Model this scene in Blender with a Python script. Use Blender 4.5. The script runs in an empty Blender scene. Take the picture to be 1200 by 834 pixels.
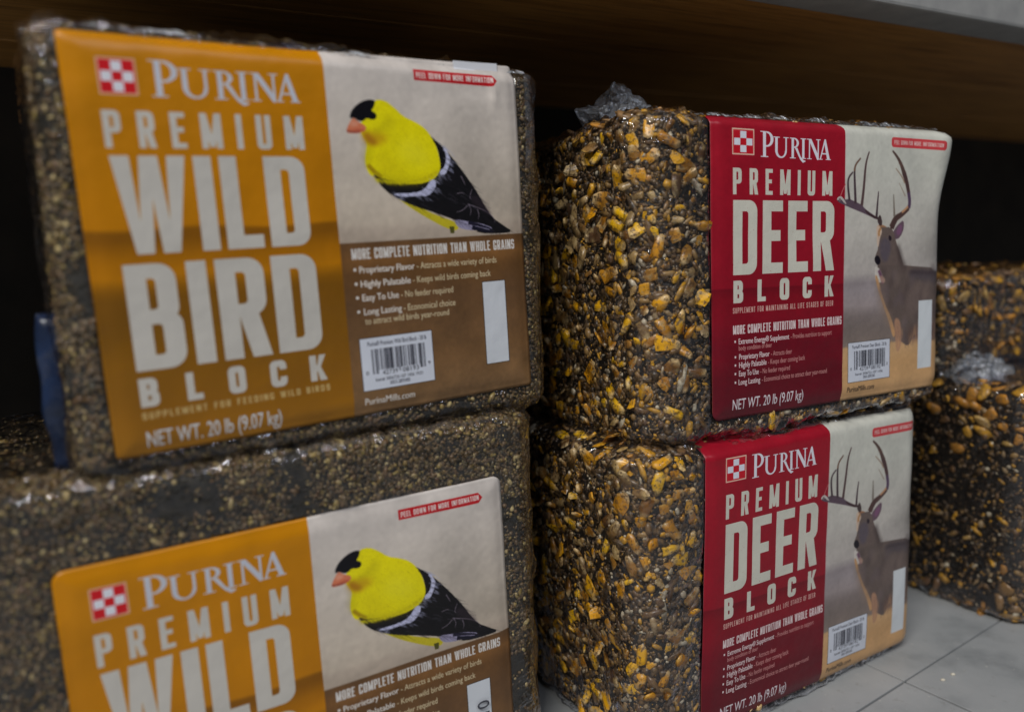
import bpy, bmesh, math, random
import numpy as np
from mathutils import Matrix, Vector

random.seed(7)
rng = np.random.default_rng(11)
SC = bpy.context.scene
COL = SC.collection
U = 0.165                      # metres per label height

# ------------------------------------------------------------------ camera
PITCH, ROLL, CAMH = math.radians(7.6155), math.radians(-2.2841), 1.69
cp, sp, cr, sr = math.cos(PITCH), math.sin(PITCH), math.cos(ROLL), math.sin(ROLL)
CM = np.array([[cr, -sr, 0], [sr, cr, 0], [0, 0, 1]]) @ np.array([[1, 0, 0], [0, -sp, -cp], [0, cp, -sp]])
cam_data = bpy.data.cameras.new('camera')
cam_data.sensor_width = 36.0
cam_data.lens = 880.5 / 1200 * 36.0
cam_data.clip_start = 0.01
cam_data.clip_end = 60
cam_data.dof.use_dof = True
cam_data.dof.focus_distance = 0.425
cam_data.dof.aperture_fstop = 3.6
cam = bpy.data.objects.new('camera', cam_data)
COL.objects.link(cam)
m = Matrix.Identity(4)
for i in range(3):
    m[i][0] = CM[0][i]; m[i][1] = -CM[1][i]; m[i][2] = -CM[2][i]
m[2][3] = CAMH * U
cam.matrix_world = m
SC.camera = cam

# ------------------------------------------------------------------ light
world = bpy.data.worlds.new('World')
SC.world = world
world.use_nodes = True
bg = world.node_tree.nodes['Background']
bg.inputs['Color'].default_value = (0.80, 0.88, 1.0, 1)
bg.inputs['Strength'].default_value = 0.055

def area(name, loc, target, sx, sy, power, color):
    l = bpy.data.lights.new(name, 'AREA'); l.shape = 'RECTANGLE'; l.size = sx; l.size_y = sy
    l.energy = power; l.color = color
    o = bpy.data.objects.new(name, l); COL.objects.link(o)
    o.location = loc
    o.rotation_euler = (Vector(target) - Vector(loc)).to_track_quat('-Z', 'Y').to_euler()
    return o
area('ceiling_tube_lamp', (-0.70, -1.25, 2.20), (0.0, 0.40, 0.2), 1.2, 0.16, 50, (1.0, 0.97, 0.92))
area('ceiling_tube_lamp_far', (1.3, -1.2, 2.4), (0.3, 0.5, 0.1), 1.3, 0.16, 15, (0.86, 0.90, 1.0))

SC.view_settings.view_transform = 'Standard'
SC.view_settings.look = 'None'
SC.view_settings.exposure = 0.0
SC.view_settings.gamma = 1.0
SC.view_settings.use_curve_mapping = False
SC.cycles.max_bounces = 8
SC.cycles.transparent_max_bounces = 16
SC.cycles.caustics_reflective = False
SC.cycles.caustics_refractive = False
SC.cycles.sample_clamp_indirect = 3.0

# ------------------------------------------------------------------ helpers
def W(x, y, z):                 # survey units -> metres, floor at z = 0
    return Vector((x * U, y * U, (z + 1.69) * U))

def link(name, mesh, mat=None, parent=None, loc=None, rot=None, smooth=True):
    o = bpy.data.objects.new(name, mesh)
    COL.objects.link(o)
    if mat is not None and not mesh.materials: mesh.materials.append(mat)
    if parent is not None: o.parent = parent
    if loc is not None: o.location = loc
    if rot is not None: o.rotation_euler = rot
    if smooth: mesh.polygons.foreach_set('use_smooth', [True] * len(mesh.polygons))
    return o

def thing(name, label, cat, loc, rz=0.0, group=None):
    o = bpy.data.objects.new(name, None); COL.objects.link(o)
    o.location = loc; o.rotation_euler = (0, 0, rz); o.empty_display_size = 0.02
    o['label'] = label; o['category'] = cat
    if group: o['group'] = group
    return o

def mesh_np(name, verts, faces):
    """verts (n,3), faces (m,k) all the same length"""
    me = bpy.data.meshes.new(name)
    n, (mm, k) = len(verts), faces.shape
    me.vertices.add(n); me.vertices.foreach_set('co', np.asarray(verts, np.float32).ravel())
    me.loops.add(mm * k); me.loops.foreach_set('vertex_index', faces.astype(np.int32).ravel())
    me.polygons.add(mm); me.polygons.foreach_set('loop_start', np.arange(0, mm * k, k, dtype=np.int32))
    me.update(calc_edges=True)
    return me

_tab = rng.random((32, 32, 32))
def vnoise(p, f):
    q = np.asarray(p) * f + 101.3
    i = np.floor(q).astype(int); t = q - i; t = t * t * (3 - 2 * t)
    r = 0
    for a in (0, 1):
        for b in (0, 1):
            for c in (0, 1):
                w = (t[..., 0] if a else 1 - t[..., 0]) * (t[..., 1] if b else 1 - t[..., 1]) * (t[..., 2] if c else 1 - t[..., 2])
                r = r + w * _tab[(i[..., 0] + a) & 31, (i[..., 1] + b) & 31, (i[..., 2] + c) & 31]
    return r - 0.5

# ------------------------------------------------------------------ materials
class NT:
    def __init__(s, name):
        s.m = bpy.data.materials.new(name); s.m.use_nodes = True
        s.t = s.m.node_tree; s.b = s.t.nodes['Principled BSDF']; s.out = s.t.nodes['Material Output']
    def n(s, typ, **kw):
        x = s.t.nodes.new(typ)
        for k, v in kw.items():
            if k in x.inputs.keys() and not hasattr(x, k): x.inputs[k].default_value = v
            else: setattr(x, k, v)
        return x
    def l(s, a, b): s.t.links.new(a, b)
    def ramp(s, src, stops, interp='LINEAR'):
        r = s.n('ShaderNodeValToRGB'); e = r.color_ramp.elements; r.color_ramp.interpolation = interp
        while len(e) < len(stops): e.new(0.5)
        for q, (p, c) in zip(e, stops): q.position = p; q.color = (*c, 1)
        s.l(src, r.inputs[0]); return r.outputs[0]
    def noise(s, scale, detail=4, rough=0.55, coord='Object', vec=None, stretch=None, typ='FLOAT'):
        if vec is None:
            tc = s.n('ShaderNodeTexCoord'); vec = tc.outputs[coord]
        if stretch:
            mp = s.n('ShaderNodeMapping'); mp.inputs['Scale'].default_value = stretch; s.l(vec, mp.inputs[0]); vec = mp.outputs[0]
        x = s.n('ShaderNodeTexNoise'); x.inputs['Scale'].default_value = scale
        x.inputs['Detail'].default_value = detail; x.inputs['Roughness'].default_value = rough
        s.l(vec, x.inputs['Vector']); return x.outputs['Fac']
    def bump(s, h, strength, dist, normal=None, to=None):
        b = s.n('ShaderNodeBump'); b.inputs['Strength'].default_value = strength; b.inputs['Distance'].default_value = dist
        s.l(h, b.inputs['Height'])
        if normal is not None: s.l(normal, b.inputs['Normal'])
        if to is not None: s.l(b.outputs[0], to)
        return b.outputs[0]
    def mix(s, fac, a, b, mode='MIX'):
        x = s.n('ShaderNodeMix'); x.data_type = 'RGBA'; x.blend_type = mode
        for v, inp in ((fac, x.inputs[0]), (a, x.inputs[6]), (b, x.inputs[7])):
            if hasattr(v, 'links'): s.l(v, inp)
            elif isinstance(v, (int, float)): inp.default_value = v
            else: inp.default_value = (*v, 1)
        return x.outputs[2]

def mat_core(name, c0, c1):
    k = NT(name)
    f = k.noise(260, 5, 0.65); g = k.noise(45, 3)
    c = k.ramp(f, [(0.35, c0), (0.62, c1), (0.78, tuple(x * 2.2 for x in c1))])
    k.l(c, k.b.inputs['Base Color']); k.b.inputs['Roughness'].default_value = 0.45
    k.bump(f, 0.9, 0.0015, to=k.b.inputs['Normal'])
    return k.m

def mat_grain(name, stops, rough=0.42, island=True, tipmix=0.0):
    """each grain takes its own natural colour; small mottling on top"""
    k = NT(name)
    if island: r = k.n('ShaderNodeNewGeometry').outputs['Random Per Island']
    else: r = k.n('ShaderNodeObjectInfo').outputs['Random']
    c = k.ramp(r, stops, 'CONSTANT' if island else 'LINEAR')
    tc = k.n('ShaderNodeTexCoord')
    q = 1.0 if island else 1 / 125.0
    f = k.noise(420 * q, 3, vec=tc.outputs['Object'])
    c = k.mix(k.ramp(f, [(0.38, (0, 0, 0)), (0.62, (0.7, 0.7, 0.7))]), c, (0.22, 0.13, 0.05), 'MIX') if not tipmix else c
    if tipmix:
        ad = k.n('ShaderNodeVectorMath', operation='ADD'); k.l(tc.outputs['Object'], ad.inputs[0])
        sc = k.n('ShaderNodeVectorMath', operation='SCALE')
        cb = k.n('ShaderNodeCombineXYZ'); k.l(r, cb.inputs[0]); k.l(r, cb.inputs[1]); k.l(cb.outputs[0], sc.inputs[0]); sc.inputs['Scale'].default_value = 37.0
        k.l(sc.outputs[0], ad.inputs[1])
        f2 = k.noise(190 * q, 4, 0.6, vec=ad.outputs[0])
        c = k.mix(k.ramp(f2, [(0.52, (0, 0, 0)), (0.64, (tipmix,) * 3)]), c, (0.66, 0.48, 0.22))
        if not island:
            sx = k.n('ShaderNodeSeparateXYZ'); k.l(tc.outputs['Object'], sx.inputs[0])
            hy = k.n('ShaderNodeMath', operation='MULTIPLY_ADD'); k.l(sx.outputs[1], hy.inputs[0]); hy.inputs[1].default_value = .5; hy.inputs[2].default_value = .5
            c = k.mix(k.ramp(hy.outputs[0], [(0.12, (.8, .8, .8)), (0.34, (0, 0, 0))]), c, (0.62, 0.46, 0.24))   # y below 0: the pale tip cap
            c = k.mix(k.ramp(sx.outputs[1], [(0.72, (0, 0, 0)), (0.95, (.6, .6, .6))]), c, (0.80, 0.50, 0.10))
        f3 = k.noise(380 * q, 3, 0.7, vec=ad.outputs[0])
        c = k.mix(k.ramp(f3, [(0.52, (0, 0, 0)), (0.62, (0.85,) * 3)]), c, (0.09, 0.038, 0.012))
        f = f3
    k.l(c, k.b.inputs['Base Color']); k.b.inputs['Roughness'].default_value = rough
    k.b.inputs['Coat Weight'].default_value = 0.35; k.b.inputs['Coat Roughness'].default_value = 0.2
    k.bump(f, 0.5, 0.0008, to=k.b.inputs['Normal'])
    return k.m

def mat_film(name, haze=0.05, folds=(1, 1, 1), strength=0.8, gain=1.0, tint=(1, 1, 1), rough=0.07):
    k = NT(name); k.t.nodes.remove(k.b)
    a = k.noise(70, 3, 0.6, stretch=folds); b = k.noise(330, 3, 0.6, stretch=folds)
    n1 = k.bump(a, strength, 0.006); n2 = k.bump(b, strength * 0.7, 0.0012, normal=n1)
    ge = k.n('ShaderNodeNewGeometry'); dp = k.n('ShaderNodeVectorMath', operation='DOT_PRODUCT'); k.l(n2, dp.inputs[0]); k.l(ge.outputs['Incoming'], dp.inputs[1])
    def mth(op, a, b): x = k.n('ShaderNodeMath', operation=op); (k.l(a, x.inputs[0]) if hasattr(a, 'links') else setattr(x.inputs[0], 'default_value', a)); (k.l(b, x.inputs[1]) if hasattr(b, 'links') else setattr(x.inputs[1], 'default_value', b)); return x
    ab = mth('ABSOLUTE', dp.outputs['Value'], 0.0); om = mth('SUBTRACT', 1.0, ab.outputs[0]); pw = mth('POWER', om.outputs[0], 4.0)
    mu = mth('MULTIPLY_ADD', pw.outputs[0], 1.25 * gain); mu.inputs[2].default_value = 0.030 * gain; mu.use_clamp = True
    tr = k.n('ShaderNodeBsdfTransparent'); tr.inputs[0].default_value = (0.99, 0.99, 0.99, 1)
    gl = k.n('ShaderNodeBsdfGlossy'); gl.inputs['Roughness'].default_value = rough; gl.inputs['Color'].default_value = (*tint, 1)
    k.l(n2, gl.inputs['Normal'])
    df = k.n('ShaderNodeBsdfDiffuse'); df.inputs['Color'].default_value = (0.8, 0.84, 0.9, 1); k.l(n2, df.inputs['Normal'])
    m1 = k.n('ShaderNodeMixShader'); m1.inputs[0].default_value = haze; k.l(tr.outputs[0], m1.inputs[1]); k.l(df.outputs[0], m1.inputs[2])
    m2 = k.n('ShaderNodeMixShader'); k.l(mu.outputs[0], m2.inputs[0]); k.l(m1.outputs[0], m2.inputs[1]); k.l(gl.outputs[0], m2.inputs[2])
    k.l(m2.outputs[0], k.out.inputs['Surface'])
    return k.m

M_core_corn = mat_core('molasses_bound_meal', (0.004, 0.0035, 0.0035), (0.018, 0.012, 0.008))
M_core_bird = mat_core('pressed_seed_base', (0.006, 0.006, 0.0045), (0.030, 0.023, 0.012))
M_kernel = mat_grain('corn_kernel_skin', [(0.0, (0.10, 0.045, 0.015)), (0.14, (0.45, 0.18, 0.005)), (0.3, (0.84, 0.38, 0.005)), (0.5, (0.95, 0.54, 0.008)), (0.68, (0.72, 0.31, 0.006)), (0.82, (0.26, 0.13, 0.035)), (0.92, (0.46, 0.31, 0.13)), (1.0, (0.12, 0.06, 0.03))], 0.38, False, 0.8)
M_kernel_is = mat_grain('corn_kernel_skin_small', [(0.0, (0.58, 0.25, 0.03)), (0.3, (0.70, 0.36, 0.03)), (0.55, (0.30, 0.17, 0.07)), (0.7, (0.60, 0.38, 0.12)), (0.85, (0.16, 0.08, 0.04))], 0.4, True)
M_crack = mat_grain('cracked_grain_skin', [(0.0, (0.025, 0.016, 0.012)), (0.38, (0.13, 0.065, 0.02)), (0.48, (0.34, 0.20, 0.06)), (0.56, (0.03, 0.018, 0.010)), (0.68, (0.72, 0.36, 0.012)), (0.80, (0.40, 0.29, 0.16)), (0.85, (0.10, 0.05, 0.025)), (0.95, (0.74, 0.66, 0.50))], 0.5)
M_seed = mat_grain('bird_seed_skin', [(0.0, (0.035, 0.026, 0.012)), (0.34, (0.075, 0.055, 0.018)), (0.48, (0.17, 0.12, 0.032)), (0.56, (0.045, 0.034, 0.014)), (0.68, (0.11, 0.055, 0.02)), (0.78, (0.34, 0.25, 0.065)), (0.86, (0.035, 0.035, 0.015)), (0.94, (0.62, 0.49, 0.22))], 0.5)
M_film = mat_film('clear_shrink_film', 0.003, (1, 1, 1), 0.62, 1.7, (0.93, 0.93, 1.0), 0.06)
M_film_edge = mat_film('bunched_film', 0.50, (1, 1, 1), 1.0, 5.0, (1, 1, 1))
M_film_fold = mat_film('folded_film', 0.10, (1, 1, 1), 1.0, 3.0, (0.95, 0.9, 1.0), 0.10)
M_film_thin = mat_film('loose_film_lip', 0.03, (1, 1, 1), 1.0, 2.0, (0.92, 0.92, 1.0))
M_film_tail = mat_film('gathered_film', 0.20, (1, 1, 1), 0.8, 2.0, (0.85, 0.9, 1.0), 0.22)

# ------------------------------------------------------------------ flat print: rasteriser
TW, TH = 2048, 1682
def raster(polys, ss=3):
    """even-odd coverage of closed outlines in label uv (v up) -> (mask, x0, y0)"""
    segs = []
    for p in polys:
        a = np.asarray(p, float) * (TW, -TH) + (0, TH)
        segs.append(np.hstack([a, np.roll(a, -1, 0)]))
    return raster_edges(np.vstack(segs), ss)

def raster_edges(E, ss=3):
    y0 = max(0, int(np.floor(E[:, [1, 3]].min()))); y1 = min(TH, int(np.ceil(E[:, [1, 3]].max())) + 1)
    x0 = int(np.floor(E[:, [0, 2]].min())); x1 = int(np.ceil(E[:, [0, 2]].max())) + 2
    w = x1 - x0; M = np.zeros((max(0, y1 - y0), w + 2))
    for r in range(y1 - y0):
        for k in range(ss):
            y = y0 + r + (k + 0.5) / ss
            s = E[(np.minimum(E[:, 1], E[:, 3]) <= y) & (np.maximum(E[:, 1], E[:, 3]) > y)]
            if not len(s): continue
            xs = np.sort(s[:, 0] + (y - s[:, 1]) * (s[:, 2] - s[:, 0]) / (s[:, 3] - s[:, 1])) - x0
            for a, b in zip(xs[0::2], xs[1::2]):
                for v, sg in ((a, 1.0), (b, -1.0)):
                    i = int(v); f = v - i
                    M[r, i] += sg * (1 - f) / ss; M[r, i + 1] += sg * f / ss
    M = np.clip(np.cumsum(M, 1)[:, :w], 0, 1)
    cx0, cx1 = max(0, x0), min(TW, x1)
    return M[:, cx0 - x0:cx1 - x0], cx0, y0

def blur(m, r):
    for _ in range(2):
        for ax in (0, 1):
            c = np.cumsum(np.pad(m, [(r + 1, r) if i == ax else (0, 0) for i in range(m.ndim)], mode='edge'), axis=ax)
            n = m.shape[ax]; m = (np.take(c, np.arange(n) + 2 * r + 1, ax) - np.take(c, np.arange(n), ax)) / (2 * r + 1)
    return m

def paint(C, polys, color, alpha=1.0, soft=0, tex=0.0):
    m, x, y = raster(polys) if isinstance(polys, list) else raster_edges(polys)
    if soft:
        pd = soft * 2
        F = np.zeros((m.shape[0] + 2 * pd, m.shape[1] + 2 * pd)); F[pd:-pd, pd:-pd] = m; F = blur(F, soft)
        Y0, X0 = max(0, y - pd), max(0, x - pd); F = F[Y0 - (y - pd):, X0 - (x - pd):]; m = F[:TH - Y0, :TW - X0]; x, y = X0, Y0
    if m.size == 0: return
    h, w = m.shape; col = np.array(color, float)
    if tex:
        n = blur(rng.random((h, w)), 2) - 0.5
        col = np.clip(col[None, None, :] * (1 + tex * 4 * n[..., None]), 0, 1)
    a = (m * alpha)[..., None]
    C[y:y + h, x:x + w] = C[y:y + h, x:x + w] * (1 - a) + col * a

def line(pts, w0, w1=None):
    """tapered stroke outline in label uv, widths in label heights"""
    w1 = w0 if w1 is None else w1
    p = np.array(pts, float) * (1.2178, 1)
    # chaikin smoothing
    for _ in range(2):
        if len(p) > 2:
            q = [p[0]]
            for a, b in zip(p[:-1], p[1:]): q += [a * .75 + b * .25, a * .25 + b * .75]
            p = np.array(q + [p[-1]])
    t = np.gradient(p, axis=0); t /= np.linalg.norm(t, axis=1)[:, None] + 1e-9
    n = np.stack([-t[:, 1], t[:, 0]], 1); w = np.linspace(w0, w1, len(p))[:, None] / 2
    return [tuple(v) for v in np.vstack([p + n * w, (p - n * w)[::-1]]) / (1.2178, 1)]

def smooth_poly(p, it=2):
    p = np.array(p, float)
    for _ in range(it):
        q = np.roll(p, -1, 0); p = np.stack([p * .75 + q * .25, p * .25 + q * .75], 1).reshape(-1, 2)
    return [tuple(v) for v in p]

# condensed block capitals: outlines in a unit box
def rr(x0, y0, x1, y1, tl=0, tr=0, br=0, bl=0, ar=1.0):
    """rounded rectangle; radii in x units, ar = x/y aspect of the glyph box"""
    out = []
    for cx, cy, r, a0, sx, sy in ((x1, y1, tr, 0, -1, -1), (x0, y1, tl, 90, 1, -1), (x0, y0, bl, 180, 1, 1), (x1, y0, br, 270, -1, 1)):
        if r <= 0: out.append((cx, cy)); continue
        ry = r * ar
        for k in range(7):
            a = math.radians(a0 + k * 15); out.append((cx + sx * r + r * math.cos(a), cy + sy * ry + ry * math.sin(a)))
    return out

def glyph(ch, s, b, ar):
    """-> (outer shapes, cut-outs); s stem width, b bar height, ar box aspect w/h"""
    R = 0.5 * min(1.0, 1.0); r = 0.34; q = max(0.02, r - s * 0.55)
    def box(*a): return [(a[0], a[1]), (a[2], a[1]), (a[2], a[3]), (a[0], a[3])]
    A = ar
    if ch == 'I': return [box(0, 0, 1, 1)], []
    if ch == 'L': return [box(0, 0, s, 1), box(0, 0, 1, b)], []
    if ch == 'E': return [box(0, 0, s, 1), box(0, 0, 1, b), box(0, 1 - b, 1, 1), box(0, .5 - b / 2 + .02, .88, .5 + b / 2 + .02)], []
    if ch == 'F': return [box(0, 0, s, 1), box(0, 1 - b, 1, 1), box(0, .5 - b / 2, .86, .5 + b / 2)], []
    if ch == 'T': return [box(.5 - s / 2, 0, .5 + s / 2, 1), box(0, 1 - b, 1, 1)], []
    if ch == 'H': return [box(0, 0, s, 1), box(1 - s, 0, 1, 1), box(0, .5 - b / 2, 1, .5 + b / 2)], []
    if ch == 'D': return [rr(0, 0, 1, 1, 0, r, r, 0, A)], [rr(s, b, 1 - s, 1 - b, 0, q * .7, q * .7, 0, A)]
    if ch in 'OCGQ':
        cut = [rr(s, b, 1 - s, 1 - b, q, q, q, q, A)]
        if ch == 'C': cut.append(box(.5, .37, 1.01, .64))
        if ch == 'G': cut.append(box(1 - s - .01, .5, 1.01, .66))
        add = [rr(0, 0, 1, 1, r, r, r, r, A)]
        g = [box(.52, .36, 1 - s * .5, .5)] if ch == 'G' else []
        return add, cut, g
    if ch == 'U': return [rr(0, 0, 1, 1, 0, 0, r, r, A)], [rr(s, b, 1 - s, 1.01, 0, 0, q, q, A)]
    if ch == 'P': return [box(0, 0, s, 1), rr(0, .40, 1, 1, 0, r, r, 0, A)], [rr(s, .40 + b, 1 - s, 1 - b, 0, q * .7, q * .7, 0, A)]
    if ch == 'R': return [box(0, 0, s, 1), rr(0, .42, 1, 1, 0, r, r, 0, A), [(s * .95, .46), (.55, .46), (.72, .46), (.96, .46) if False else (.80, .46), (1.02, 0), (1.02 - s * 1.06, 0)]], [rr(s, .42 + b * .9, 1 - s, 1 - b, 0, q * .7, q * .7, 0, A)]
    if ch == 'B': return [rr(0, .46, .96, 1, 0, r, r * .8, 0, A), rr(0, 0, 1, .54, 0, r * .8, r, 0, A)], [rr(s, .5 + b * .5, .96 - s, 1 - b, 0, q * .6, q * .6, 0, A), rr(s, b, 1 - s, .5 - b * .5, 0, q * .6, q * .6, 0, A)]
    if ch == 'S': return [rr(0, 0, 1, 1, r, r, r, r, A)], [rr(s, .5 + b * .5, 1 - s, 1 - b, q, q, 0, q, A), rr(s, b, 1 - s, .5 - b * .5, 0, q, q, q, A), box(.5, .5 + b * .5, 1.01, .70), box(-.01, .30, .5, .5 - b * .5)]
    if ch == 'M': return [box(0, 0, s, 1), box(1 - s, 0, 1, 1), [(0, 1), (s * 1.05, 1), (.5, .42), (1 - s * 1.05, 1), (1, 1), (.5 + s * .42, .05), (.5 - s * .42, .05)]], []
    if ch == 'W': return [[(0, 1), (s, 1), (.30, .34), (.5 - s * .5, 1), (.5 + s * .5, 1), (.70, .34), (1 - s, 1), (1, 1), (.80, 0), (.80 - s * .95, 0), (.5, .56), (.20 + s * .95, 0), (.20, 0)]], []
    if ch == 'N': return [box(0, 0, s, 1), box(1 - s, 0, 1, 1), [(0, 1), (s, 1), (1, 0), (1 - s, 0)]], []
    if ch == 'A': return [[(.5 - s * .62, 1), (.5 + s * .62, 1), (1, 0), (1 - s * .95, 0), (1 - s * 1.05 - .03, .2), (s * 1.05 + .03, .2), (s * .95, 0), (0, 0)]], [[(.5, .80), (.5 + (.5 - s) * .40, .34), (.5 - (.5 - s) * .40, .34)]]
    if ch == 'K': return [box(0, 0, s, 1), [(s * .9, .38), (1 - s, 1), (1, 1), (s * 1.35, .38)], [(s * .9, .62), (s * 1.5, .62), (1.02, 0), (1.02 - s * 1.1, 0)], box(s * .8, .36, s * 1.3, .62)], []
    if ch == 'V': return [[(0, 1), (s, 1), (.5, .25), (1 - s, 1), (1, 1), (.5 + s * .5, 0), (.5 - s * .5, 0)]], []
    if ch == 'X': return [[(0, 1), (s, 1), (1, 0), (1 - s, 0)], [(1, 1), (1 - s, 1), (0, 0), (s, 0)]], []
    return [box(0, .45, .5, .55)], []

WID = dict(I=.0, L=.86, E=.90, F=.88, T=.95, M=1.32, W=1.55, N=1.08, A=1.12, K=1.04)
def caps(C, text, x0, x1, y0, y1, color, stem, gap, slope=0.0, alpha=1.0, worn=0.0, barf=None):
    """lay text between x0..x1 (label u), baseline y0 and top y1 (label v); stem and gap relative to a letter width"""
    n = 0.0
    for i, ch in enumerate(text):
        wd = .6 if ch == ' ' else (stem if ch == 'I' else WID.get(ch, 1.0)); n += wd + (gap if i < len(text) - 1 else 0)
    lw = (x1 - x0) / n; h = y1 - y0; x = x0
    Mk = np.zeros((TH, TW))
    for ch in text:
        k = .6 if ch == ' ' else (stem if ch == 'I' else WID.get(ch, 1.0)); gw = lw * k
        if ch != ' ':
            ar = gw * 1.2178 / h
            s = 1.0 if ch == 'I' else stem / k
            if ch == 'W': s = stem / k * .98
            b = (barf or stem * lw * 1.2178 * .86) / h
            g = glyph(ch, s, b, ar)
            def tr(p): return [(x + u * gw, y0 + v * h + slope * (x + u * gw - x0)) for u, v in p]
            def put(p, add):
                mm, X, Y = raster([tr(p)]); sl = (slice(Y, Y + mm.shape[0]), slice(X, X + mm.shape[1]))
                Mk[sl] = np.maximum(Mk[sl], mm) if add else np.minimum(Mk[sl], 1 - mm)
            for p in g[0]: put(p, True)
            for p in g[1]: put(p, False)
            if len(g) > 2:
                for p in g[2]: put(p, True)
        x += gw + gap * lw
    ya, yb = int(TH * (1 - y1 - .02 - abs(slope))), int(TH * (1 - y0 + .02 + abs(slope))); ya, yb = max(0, ya), min(TH, yb)
    sub = Mk[ya:yb]
    if worn:
        nz = blur(rng.random(sub.shape), 1); big = blur(rng.random(sub.shape), 14)
        sub = sub * (1 - worn * np.clip((nz - .665 + (big - .5) * 1.5) * 14, 0, 1))
    a = (sub * alpha)[..., None]
    C[ya:yb] = C[ya:yb] * (1 - a) + np.array(color) * a

_fc = {}
def ftext_edges(text, bold):
    key = (text, bold)
    if key in _fc: return _fc[key]
    cu = bpy.data.curves.new('t', 'FONT'); cu.body = text; cu.fill_mode = 'NONE'; cu.resolution_u = 3; cu.offset = bold
    o = bpy.data.objects.new('t', cu); COL.objects.link(o)
    dg = bpy.context.evaluated_depsgraph_get(); dg.update()
    me = o.evaluated_get(dg).to_mesh()
    v = np.array([p.co[:2] for p in me.vertices]); e = np.array([ed.vertices[:] for ed in me.edges])
    E = np.hstack([v[e[:, 0]], v[e[:, 1]]])
    bpy.data.objects.remove(o); bpy.data.curves.remove(cu)
    _fc[key] = E
    return E
_cap = {}
def ftext(C, text, x0, x1, y0, y1, color, bold=0.0, alpha=1.0):
    E = ftext_edges(text, 0.0)
    if 'H' not in _cap:
        h = ftext_edges('H', 0.0); _cap['H'] = (h[:, [1, 3]].min(), h[:, [1, 3]].max())
    b0, b1 = _cap['H']
    xs = E[:, [0, 2]]; a, b = xs.min(), xs.max()
    F = np.empty_like(E)
    F[:, [0, 2]] = (x0 + (xs - a) / (b - a) * (x1 - x0)) * TW
    F[:, [1, 3]] = TH - (y0 + (E[:, [1, 3]] - b0) / (b1 - b0) * (y1 - y0)) * TH
    if bold:
        for d in (-1, 1):
            G = F.copy(); G[:, [0, 2]] += d * bold * (y1 - y0) * TH * .55; paint(C, G, color, alpha)
    paint(C, F, color, alpha)

def purina(C, x0, x1, yb, h, color, tail=-.13):
    """roman small-cap wordmark"""
    L = x1 - x0
    def T(p): return [(x0 + u * L, yb + v * h) for u, v in p]
    def box(a, b, c, d): return [(a, b), (c, b), (c, d), (a, d)]
    def ring(cx, cy, rx, ry, ix, iy, a0, a1, dx=0):
        o = [(cx + rx * math.cos(math.radians(a)), cy + ry * math.sin(math.radians(a))) for a in np.linspace(a0, a1, 22)]
        i = [(cx + dx + ix * math.cos(math.radians(a)), cy + iy * math.sin(math.radians(a))) for a in np.linspace(a1, a0, 22)]
        return o + i
    S = []
    H = .82
    # P
    S += [box(.040, 0, .080, 1), box(.005, .965, .09, 1), box(.012, 0, .112, .04), ring(.090, .70, .092, .30, .052, .235, -100, 92)]
    # U
    S += [box(.205, .28, .240, H), box(.180, H - .035, .268, H), box(.345, .28, .366, H), box(.318, H - .035, .392, H), ring(.2855, .29, .0805, .30, .050, .235, 180, 360, .004)]
    # R
    S += [box(.432, 0, .466, H), box(.408, 0, .492, .035), box(.408, H - .035, .478, H), ring(.470, .62, .066, .20, .034, .145, -95, 92),
          [(.478, .43), (.515, .43), (.560, .10), (.600, -.04), (.632, -.07), (.632, -.105), (.595, -.12 + tail * .3), (.555, -.03), (.520, .17)]]
    # I
    S += [box(.583, 0, .617, H), box(.560, 0, .640, .035), box(.560, H - .035, .640, H)]
    # N
    S += [box(.680, 0, .698, H - .02), box(.655, 0, .722, .035), box(.652, H - .035, .70, H), [(.672, H), (.715, H), (.818, .18), (.818, -.02), (.802, -.02)], box(.806, 0, .824, H), box(.782, H - .035, .848, H)]
    # A
    S += [[(.905, H + .02), (.925, H + .02), (.985, .02), (.945, .02), (.905, .62), (.855, .02), (.838, .02)], box(.818, 0, .880, .035), box(.925, 0, 1.0, .035), box(.873, .22, .950, .275)]
    Mk = np.zeros((TH, TW))
    for p in S:
        mm, X, Y = raster([T(p)]); sl = (slice(Y, Y + mm.shape[0]), slice(X, X + mm.shape[1])); Mk[sl] = np.maximum(Mk[sl], mm)
    a = Mk[..., None]; C[:] = C * (1 - a) + np.array(color) * a

def rect(x0, y0, x1, y1): return [[(x0, y0), (x1, y0), (x1, y1), (x0, y1)]]
def checker(C, x0, y0, x1, y1, white, red, edge):
    paint(C, rect(x0, y0, x1, y1), edge)
    d = (x1 - x0) * .045; dy = d * 1.2178
    paint(C, rect(x0 + d, y0 + dy, x1 - d, y1 - dy), red)
    d *= 1.9; dy = d * 1.2178
    X0, Y0, X1, Y1 = x0 + d, y0 + dy, x1 - d, y1 - dy
    paint(C, rect(X0, Y0, X1, Y1), white)
    w, h = (X1 - X0) / 3, (Y1 - Y0) / 3
    for i in range(3):
        for j in range(3):
            if (i + j) % 2 == 0: paint(C, rect(X0 + i * w, Y0 + j * h, X0 + (i + 1) * w, Y0 + (j + 1) * h), red)

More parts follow.
